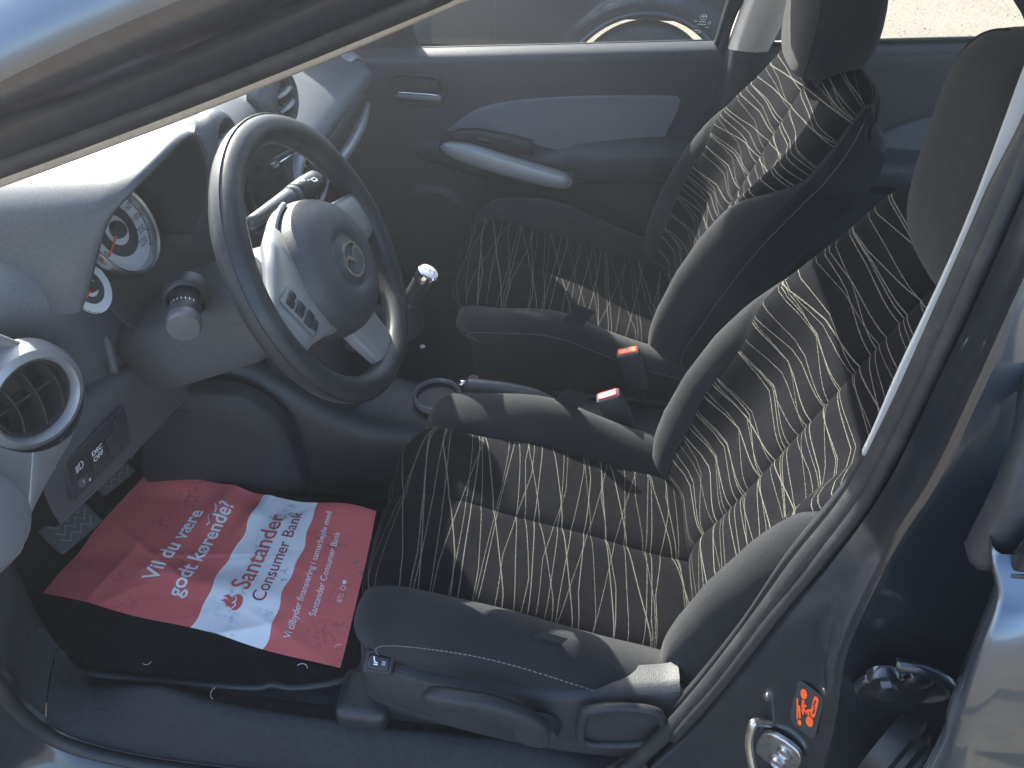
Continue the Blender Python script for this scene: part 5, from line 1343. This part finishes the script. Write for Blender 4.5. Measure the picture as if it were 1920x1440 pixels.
# ================================================================ pedals, mat, printed paper
def pedals():
    for (px, nm, lab, sz, rot) in (((-1.0300, -0.2765, 0.2045), 'brake_pedal', 'black rubber brake pedal beneath the switch panel', (.052, .075), 0), ((-1.0000, -0.4318, 0.2506), 'clutch_pedal', 'black ribbed clutch pedal nearest the open door', (.058, .085), 0)):
        p = tag(empty(nm, px), lab, 'pedal')
        c = Vector(px); m = frame(c, (0.25, .93, -.1), (-.62, .2, .75))
        if (m.to_3x3() @ Vector((0, 0, 1))).x < 0: m = m @ Matrix.Rotation(R(180), 4, 'Y')
        rbox('pedal_pad', (sz[1], sz[0], .014), m, M_PEDAL, p, .006)
        for k in range(3):
            zz = [(-.03 + .01 * i, (-1) ** i * .006 + (k - 1) * .014) for i in range(7)]
            V, F = poly_ring(zz, .003); decal('tread_rib', (V, F), m @ Matrix.Translation((0, 0, .0085)), M_GREYRIB, p)
        tube('pedal_arm', [c - (m.to_3x3() @ Vector((0, 0, .005))), c + Vector((-.06, .0, .08)), c + Vector((-.09, .0, .25))], .008, M_BLACK, p, n=8, samples=8)
M_GREYRIB = mat('worn_tread', (.12, .12, .12), .7)
pedals()

def floor_mat():
    m = tag(empty('floor_mat', (-.78, -.36, .055)), 'black fibre floor mat with moulded edge under the printed paper', 'floor mat')
    def z(x, y): return .064 + max(0, (-1.13 - x)) * 1.1 + .002 * math.sin(11 * x + 5 * y)
    rows = [[(x, y, z(x, y)) for y in np.linspace(-.595, -.16, 30)] for x in np.linspace(-1.22, -.50, 40)]
    sheet('mat_pile', rows, M_MAT, m, solid=.006)
    e = [(-.50, -.17), (-.50, -.45), (-.505, -.53), (-.53, -.555), (-.60, -.575), (-.64, -.575), (-.68, -.585), (-.85, -.59), (-1.05, -.585)]
    tube('mat_edging', [(x, y, z(x, y) + .004) for x, y in [q[:2] for q in spline([(a, b, 0) for a, b in e], 50)]], .006, M_BLACK, m, n=8)
    for px, r_, a0 in (((-.60, -.545, .073), .010, .3), ((-.72, -.60, .073), .012, 2.2), ((-.55, -.50, .073), .006, 1.), ((-.86, -.56, .073), .007, 4.)):
        tube('lint_thread', [(px[0] + r_ * math.cos(a0 + t), px[1] + r_ * math.sin(a0 + t), px[2]) for t in np.linspace(0, 2.2, 8)], .0006, M_WHITE, m, n=5)
    rbox('seat_rail_foot', (.10, .07, .03), (-.53, -.585, .07), M_BLACK, m, .012) if False else None
floor_mat()

def paper():
    C = [np.array(q) for q in ((-1.0880, -0.4722, 0.1000), (-1.0233, -0.1997, 0.1250), (-0.5539, -0.2151, 0.0820), (-0.5355, -0.5378, 0.0780))]   # near-left, far-left, far-right, near-right
    LX, LY = .515, .335
    root = tag(empty('paper_floor_sheet', tuple((C[0] + C[1] + C[2] + C[3]) / 4)), 'crumpled red and white printed paper sheet on the driver footwell floor', 'paper')
    rng = np.random.default_rng(4)
    creases = [(rng.uniform(0, LX), rng.uniform(0, LY), rng.uniform(0, math.pi), rng.uniform(-.0025, .0042), rng.uniform(.012, .05)) for _ in range(36)]
    def pt(u, v, lift=0):
        """u: metres along the car (0 at the pedals), v: metres across (0 near door)"""
        s, t = u / LX, v / LY
        p = C[0] * (1 - s) * (1 - t) + C[1] * (1 - s) * t + C[2] * s * t + C[3] * s * (1 - t)
        h = .006 * math.sin(8 * u + 6 * v) * math.sin(7 * v + 1) + .004 * math.sin(23 * u - 9 * v + .7) * s
        for cu, cv, an, am, wd in creases:
            d = (u - cu) * math.cos(an) + (v - cv) * math.sin(an); al = -(u - cu) * math.sin(an) + (v - cv) * math.cos(an)
            h += am * math.exp(-abs(d) / wd * 2.2) * math.exp(-(al / .11) ** 2)
        # crumple between the text block and the white band at the far side
        h += .012 * math.exp(-((u - .20) / .028) ** 2) * smooth01((v - .20) / .10) + .007 * math.exp(-((u - .25 - .2 * (v - .2)) / .016) ** 2) * smooth01((v - .16) / .12)
        h += .010 * smooth01((v - .27) / .06) * math.sin(17 * u)
        h -= .006 * math.exp(-((v - .1) / .03) ** 2) * math.sin(9 * u + 2)
        p = p + np.array((0, 0, max(h, -.006) + lift)); return p
    us, vs = np.linspace(0, LX, 130), np.linspace(0, LY, 90)
    def edge(v): return .0025 * math.sin(37 * v) + .002 * math.sin(91 * v)
    rows = [[pt(u + (edge(v) if 0 < u < LX else 0), v + .0018 * math.sin(29 * u)) for v in vs] for u in us]
    uv = [(u - .13 * (v - .17) * 0, v) for u in us for v in vs]
    sh = sheet('paper_sheet', rows, M_PAPER, root, uv=uv)
    def cut(vf, step=.007):
        V, F = vf; bm = bmesh.new(); vv = [bm.verts.new((x, y, 0)) for x, y in V]
        for f in F:
            try: bm.faces.new([vv[i] for i in f])
            except ValueError: pass
        xs = [x for x, _ in V]; ys = [y for _, y in V]
        for ax, lo, hi in ((0, min(xs), max(xs)), (1, min(ys), max(ys))):
            q = lo + step
            while q < hi:
                no = (1, 0, 0) if ax == 0 else (0, 1, 0); co = (q, 0, 0) if ax == 0 else (0, q, 0)
                bmesh.ops.bisect_plane(bm, geom=bm.verts[:] + bm.edges[:] + bm.faces[:], plane_co=co, plane_no=no); q += step
        bm.verts.index_update(); r = [(v.co.x, v.co.y) for v in bm.verts], [tuple(v.index for v in f.verts) for f in bm.faces]; bm.free(); return r
    def lay(name, vf, u0, v0, m):
        """text frame: x runs across the car (+v), y runs towards the pedals (-u)"""
        V, F = cut(vf)
        return pym(name, [pt(u0 - y, v0 + x, .0009) for x, y in V], F, m, sh, smooth=True, fix=False)
    lay('headline_lettering', text2d('Vil du være', .040, 'LEFT', .0007), .170, .075, M_PRINTW)
    lay('headline_lettering', text2d('godt kørende?', .040, 'LEFT', .0007), .222, .055, M_PRINTW)
    lay('bank_name', text2d('Santander', .049, 'LEFT', .0004, .98), .328, .098, M_PRINTR)
    lay('bank_name', text2d('Consumer Bank', .034, 'LEFT', .0, 1.0), .362, .082, M_PRINTR2)
    lay('offer_lettering', text2d('Vi tilbyder finansiering i samarbejde med', .0172, 'LEFT', .0001), .424, .030, M_PRINTW)
    lay('offer_lettering', text2d('Santander Consumer Bank', .0172, 'LEFT', .0001), .452, .085, M_PRINTW)
    # flame emblem
    n = 30; base = [(.0165 * math.cos(2 * math.pi * i / n), .0105 * math.sin(2 * math.pi * i / n)) for i in range(n)]
    fl = [[(-.010, .004), (-.012, .012), (-.004, .020), (-.003, .027), (.002, .020), (-.001, .012), (-.004, .006)], [(-.002, .003), (-.002, .011), (.005, .019), (.006, .026), (.011, .018), (.007, .010), (.004, .004)]]
    vf = merge((base, [tuple(range(n))]), *[(f, [tuple(range(len(f)))]) for f in fl])
    lay('flame_emblem', shift(vf, 0, 0), .318, .070, M_PRINTR)
    gp = merge(poly_ring([(-.0145, .0035), (-.006, -.001), (.001, .004)], .0022), poly_ring([(-.004, .0065), (.004, .001), (.0105, .005)], .0022))
    V, F = cut(gp); pym('flame_gap', [pt(.318 - y, .070 + x, .0014) for x, y in V], F, M_PRINTW, sh, fix=False)
    mk = merge(ring2d(.0045, .001, 20), (rrect(.008, .007, .001, 2, .013, 0), [tuple(range(12))]), poly_ring(rrect(.018, .008, .001, 2, -.022, 0), .0006, True), disc2d(.002, 12, -.027, 0), poly_ring([(-.022, .001), (-.016, .001)], .001))
    lay('small_marks', mk, .485, .155, M_PRINTW)
    # tear with its white torn edge
    tr = spline([(.0, .0, 0), (.010, .004, 0), (.022, -.002, 0), (.034, .010, 0), (.052, .004, 0)], 26); pts = [(p[0], p[1] + .0015 * math.sin(i * 2.3)) for i, p in enumerate(tr)]
    V, F = poly_ring(pts, .0024); pym('torn_edge', [pt(.192 + y - .15 * x, .225 + x, .0016) for x, y in V], F, M_PRINTW, sh, fix=False)
    V, F = poly_ring(pts[6:18], .0014); pym('torn_hole', [pt(.1935 + y - .15 * x, .225 + x, .0020) for x, y in V], F, M_DARKPRINT, sh, fix=False)
M_PRINTR2 = mat('paper_print_dark_red', (.33, .022, .03), .55)
paper()

# ================================================================ neighbouring parked car beyond the far window
def neighbour():
    n = tag(empty('parked_car', (.0, 3.2, -.25)), 'dark blue parked car with silver alloy wheel beyond the passenger window', 'car')
    M_NB = mat('neighbour_paint', (.010, .014, .026), .3, metal=.3, coat=1., coat_rough=.04)
    wc = Vector((0.0044, 2.1200, 0.1509)); wc.z = .055; yo = 2.12
    def side_y(x, z):
        y = yo + .015 + .05 * ((z - .35) / .5) ** 2; y += .012 * smooth01((.12 - z) / .1) + .02 * smooth01((x - wc.x - .55) / .3) ** 2
        return y
    V, F = [], []; xs = np.linspace(wc.x - 3.1, wc.x + .72, 160); zs = np.linspace(-.06, .74, 40); idx = {}
    for j, z in enumerate(zs):
        for i, x in enumerate(xs):
            r = math.hypot(x - wc.x, z - wc.z); y = side_y(x, z)
            y -= .018 * math.exp(-((r - .385) / .03) ** 2) * (z > wc.z)
            V.append((x, y, z))
    nx = len(xs)
    for j in range(len(zs) - 1):
        for i in range(nx - 1):
            cx, cz = (xs[i] + xs[i + 1]) / 2, (zs[j] + zs[j + 1]) / 2
            if math.hypot(cx - wc.x, cz - wc.z) < .355 or math.hypot(cx - wc.x + 2.55, cz - wc.z) < .355: continue
            F.append((j * nx + i, j * nx + i + 1, (j + 1) * nx + i + 1, (j + 1) * nx + i))
    pym('body_side', V, F, M_NB, n)
    # smooth lip over each arch and dark liner
    for dx in (0, -2.55):
        arc = [(wc.x + dx + .352 * math.cos(a), side_y(wc.x, .2) - .012, wc.z + .352 * math.sin(a)) for a in np.linspace(R(-15), R(195), 40)]
        tube('arch_lip', arc, .012, M_NB, n, n=8)
        rows = [[(wc.x + dx + .36 * math.cos(a), y, wc.z + .36 * math.sin(a)) for a in np.linspace(R(-20), R(200), 30)] for y in (yo - .0 + .01, yo + .3)]
        sheet('arch_liner', rows, M_TYRE, n)
        cw = wc + Vector((dx, .03, 0)); m = frame(cw, (1, 0, 0), (0, 0, 1))     # frame Z = -Y : towards us
        tyre = lathe('tyre', [(.205, .085), (.225, .098), (.27, .106), (.292, .100), (.305, .085), (.308, .0), (.30, -.09), (.21, -.10)], m, M_TYRE, n, 64)
        rim_ = lathe('wheel_rim', [(.211, .092), (.206, .094), (.196, .090), (.190, .070), (.185, -.02)], m, M_ALLOY, n, 64)
        lathe('wheel_rim_disc', [(.186, .0), (.0, .0)], m, M_TYRE, rim_, 40)
        for k in range(5):
            a = R(90 + 72 * k + 25); r = []
            for q, hw, h in ((.03, .034, .075), (.08, .026, .082), (.13, .030, .086), (.18, .044, .086), (.2, .058, .082)):
                ca, sa = math.cos(a), math.sin(a)
                r.append([m @ Vector((q * ca - s * hw * sa, q * sa + s * hw * ca, h - dz)) for s, dz in ((-1, .03), (-1, .004), (-.6, 0), (.6, 0), (1, .004), (1, .03))])
            sheet('wheel_spoke', r, M_ALLOY, rim_, auto=40)
        lathe('hub_cap', [(0, .088), (.026, .086), (.034, .076), (.036, .05)], m, M_ALLOY, rim_, 28)
    # sill highlight strip, door gap
    tube('sill_strip', [(wc.x - 2.1, yo - .002, -.03), (wc.x - .45, yo - .002, -.03)], .018, M_NB, n, n=10)
    V = [(wc.x - .62, side_y(0, z) - .0015, z) for z in np.linspace(0, .7, 12)]
    tube('door_gap', V, .004, M_RUBBER, n, n=6)
    # rest of the body: roof, greenhouse, ends, far side
    rows = []
    for z, ins in ((-.06, .04), (.74, .06), (.80, .10)):
        rows.append([(wc.x - 3.15, yo + ins, z), (wc.x - 3.25, yo + .85, z), (wc.x - 3.15, yo + 1.66 - ins, z), (wc.x + .70, yo + 1.66 - ins, z), (wc.x + .80, yo + .85, z), (wc.x + .70, yo + ins + .03, z)])
    sheet('body_shell', rows[:2], M_NB, n, wrapv=True, smooth=False) if False else None
    sheet('body_end', [[(wc.x + .72, side_y(wc.x + .72, z), z), (wc.x + .78, yo + .4, z), (wc.x + .80, yo + .85, z), (wc.x + .72, yo + 1.66, z)] for z in np.linspace(-.06, .74, 8)], M_NB, n)
    sheet('body_end', [[(wc.x - 3.1, side_y(wc.x - 3.1, z), z), (wc.x - 3.25, yo + .4, z), (wc.x - 3.28, yo + .85, z), (wc.x - 3.1, yo + 1.66, z)] for z in np.linspace(-.06, .60, 8)], M_NB, n)
    sheet('body_side', [[(x, yo + 1.66, z) for x in np.linspace(wc.x - 3.1, wc.x + .72, 4)] for z in (-.06, .74)], M_NB, n)
    g = [(-3.1, .62), (-2.2, .74), (-1.35, 1.12), (-.6, 1.19), (.2, 1.14), (.62, .80), (.72, .74)]
    rows = [[(wc.x + p[0], yo + y + (.0 if abs(y - .83) < .7 else (.05 if y < .8 else -.05)) * 0 + (p[1] - .74) * .25 * (1 - y / .83), p[1] + .02 * (1 - ((y - .83) / .8) ** 2)) for y in np.linspace(.05, 1.61, 9)] for p in spline([(a, b, 0) for a, b in g], 30)]
    sheet('roof', rows, M_NB, n)
    gl = [[(p[0] + wc.x, yo + .05 + (p[1] - .74) * .25 - .002, .735) for p in spline([(a, b, 0) for a, b in g[1:]], 24)], [(p[0] + wc.x, yo + .05 + (p[1] - .74) * .25 - .002, p[1]) for p in spline([(a, b, 0) for a, b in g[1:]], 24)]]
    sheet('side_window', gl, M_GLOSS, n)
    for r in (gl,): sheet('side_window', [[(p[0], 2 * (yo + .83) - p[1], p[2]) for p in q] for q in gl], M_GLOSS, n)
neighbour()

def glare_veil():  # added scattering volume that imitates veiling glare of the lens
    m = bpy.data.materials.new('lens_glare_volume'); m.use_nodes = True; t = m.node_tree; t.nodes.clear()
    o = t.nodes.new('ShaderNodeOutputMaterial'); v = t.nodes.new('ShaderNodeVolumePrincipled')
    v.inputs['Color'].default_value = (.88, .93, 1, 1); v.inputs['Density'].default_value = .028; v.inputs['Anisotropy'].default_value = .72
    t.links.new(v.outputs[0], o.inputs['Volume'])
    bm = bmesh.new(); bmesh.ops.create_cube(bm, size=1); bm.transform(Matrix.Translation((0, 0, .15)) @ Matrix.Diagonal((640, 640, 2.8, 1)))
    tag(finish('glare_veil', bm, m, None, False), 'thin added volume standing in for lens glare over the whole view', 'glare_veil', kind='stuff')
GLARE_VEIL = True
if GLARE_VEIL: glare_veil()
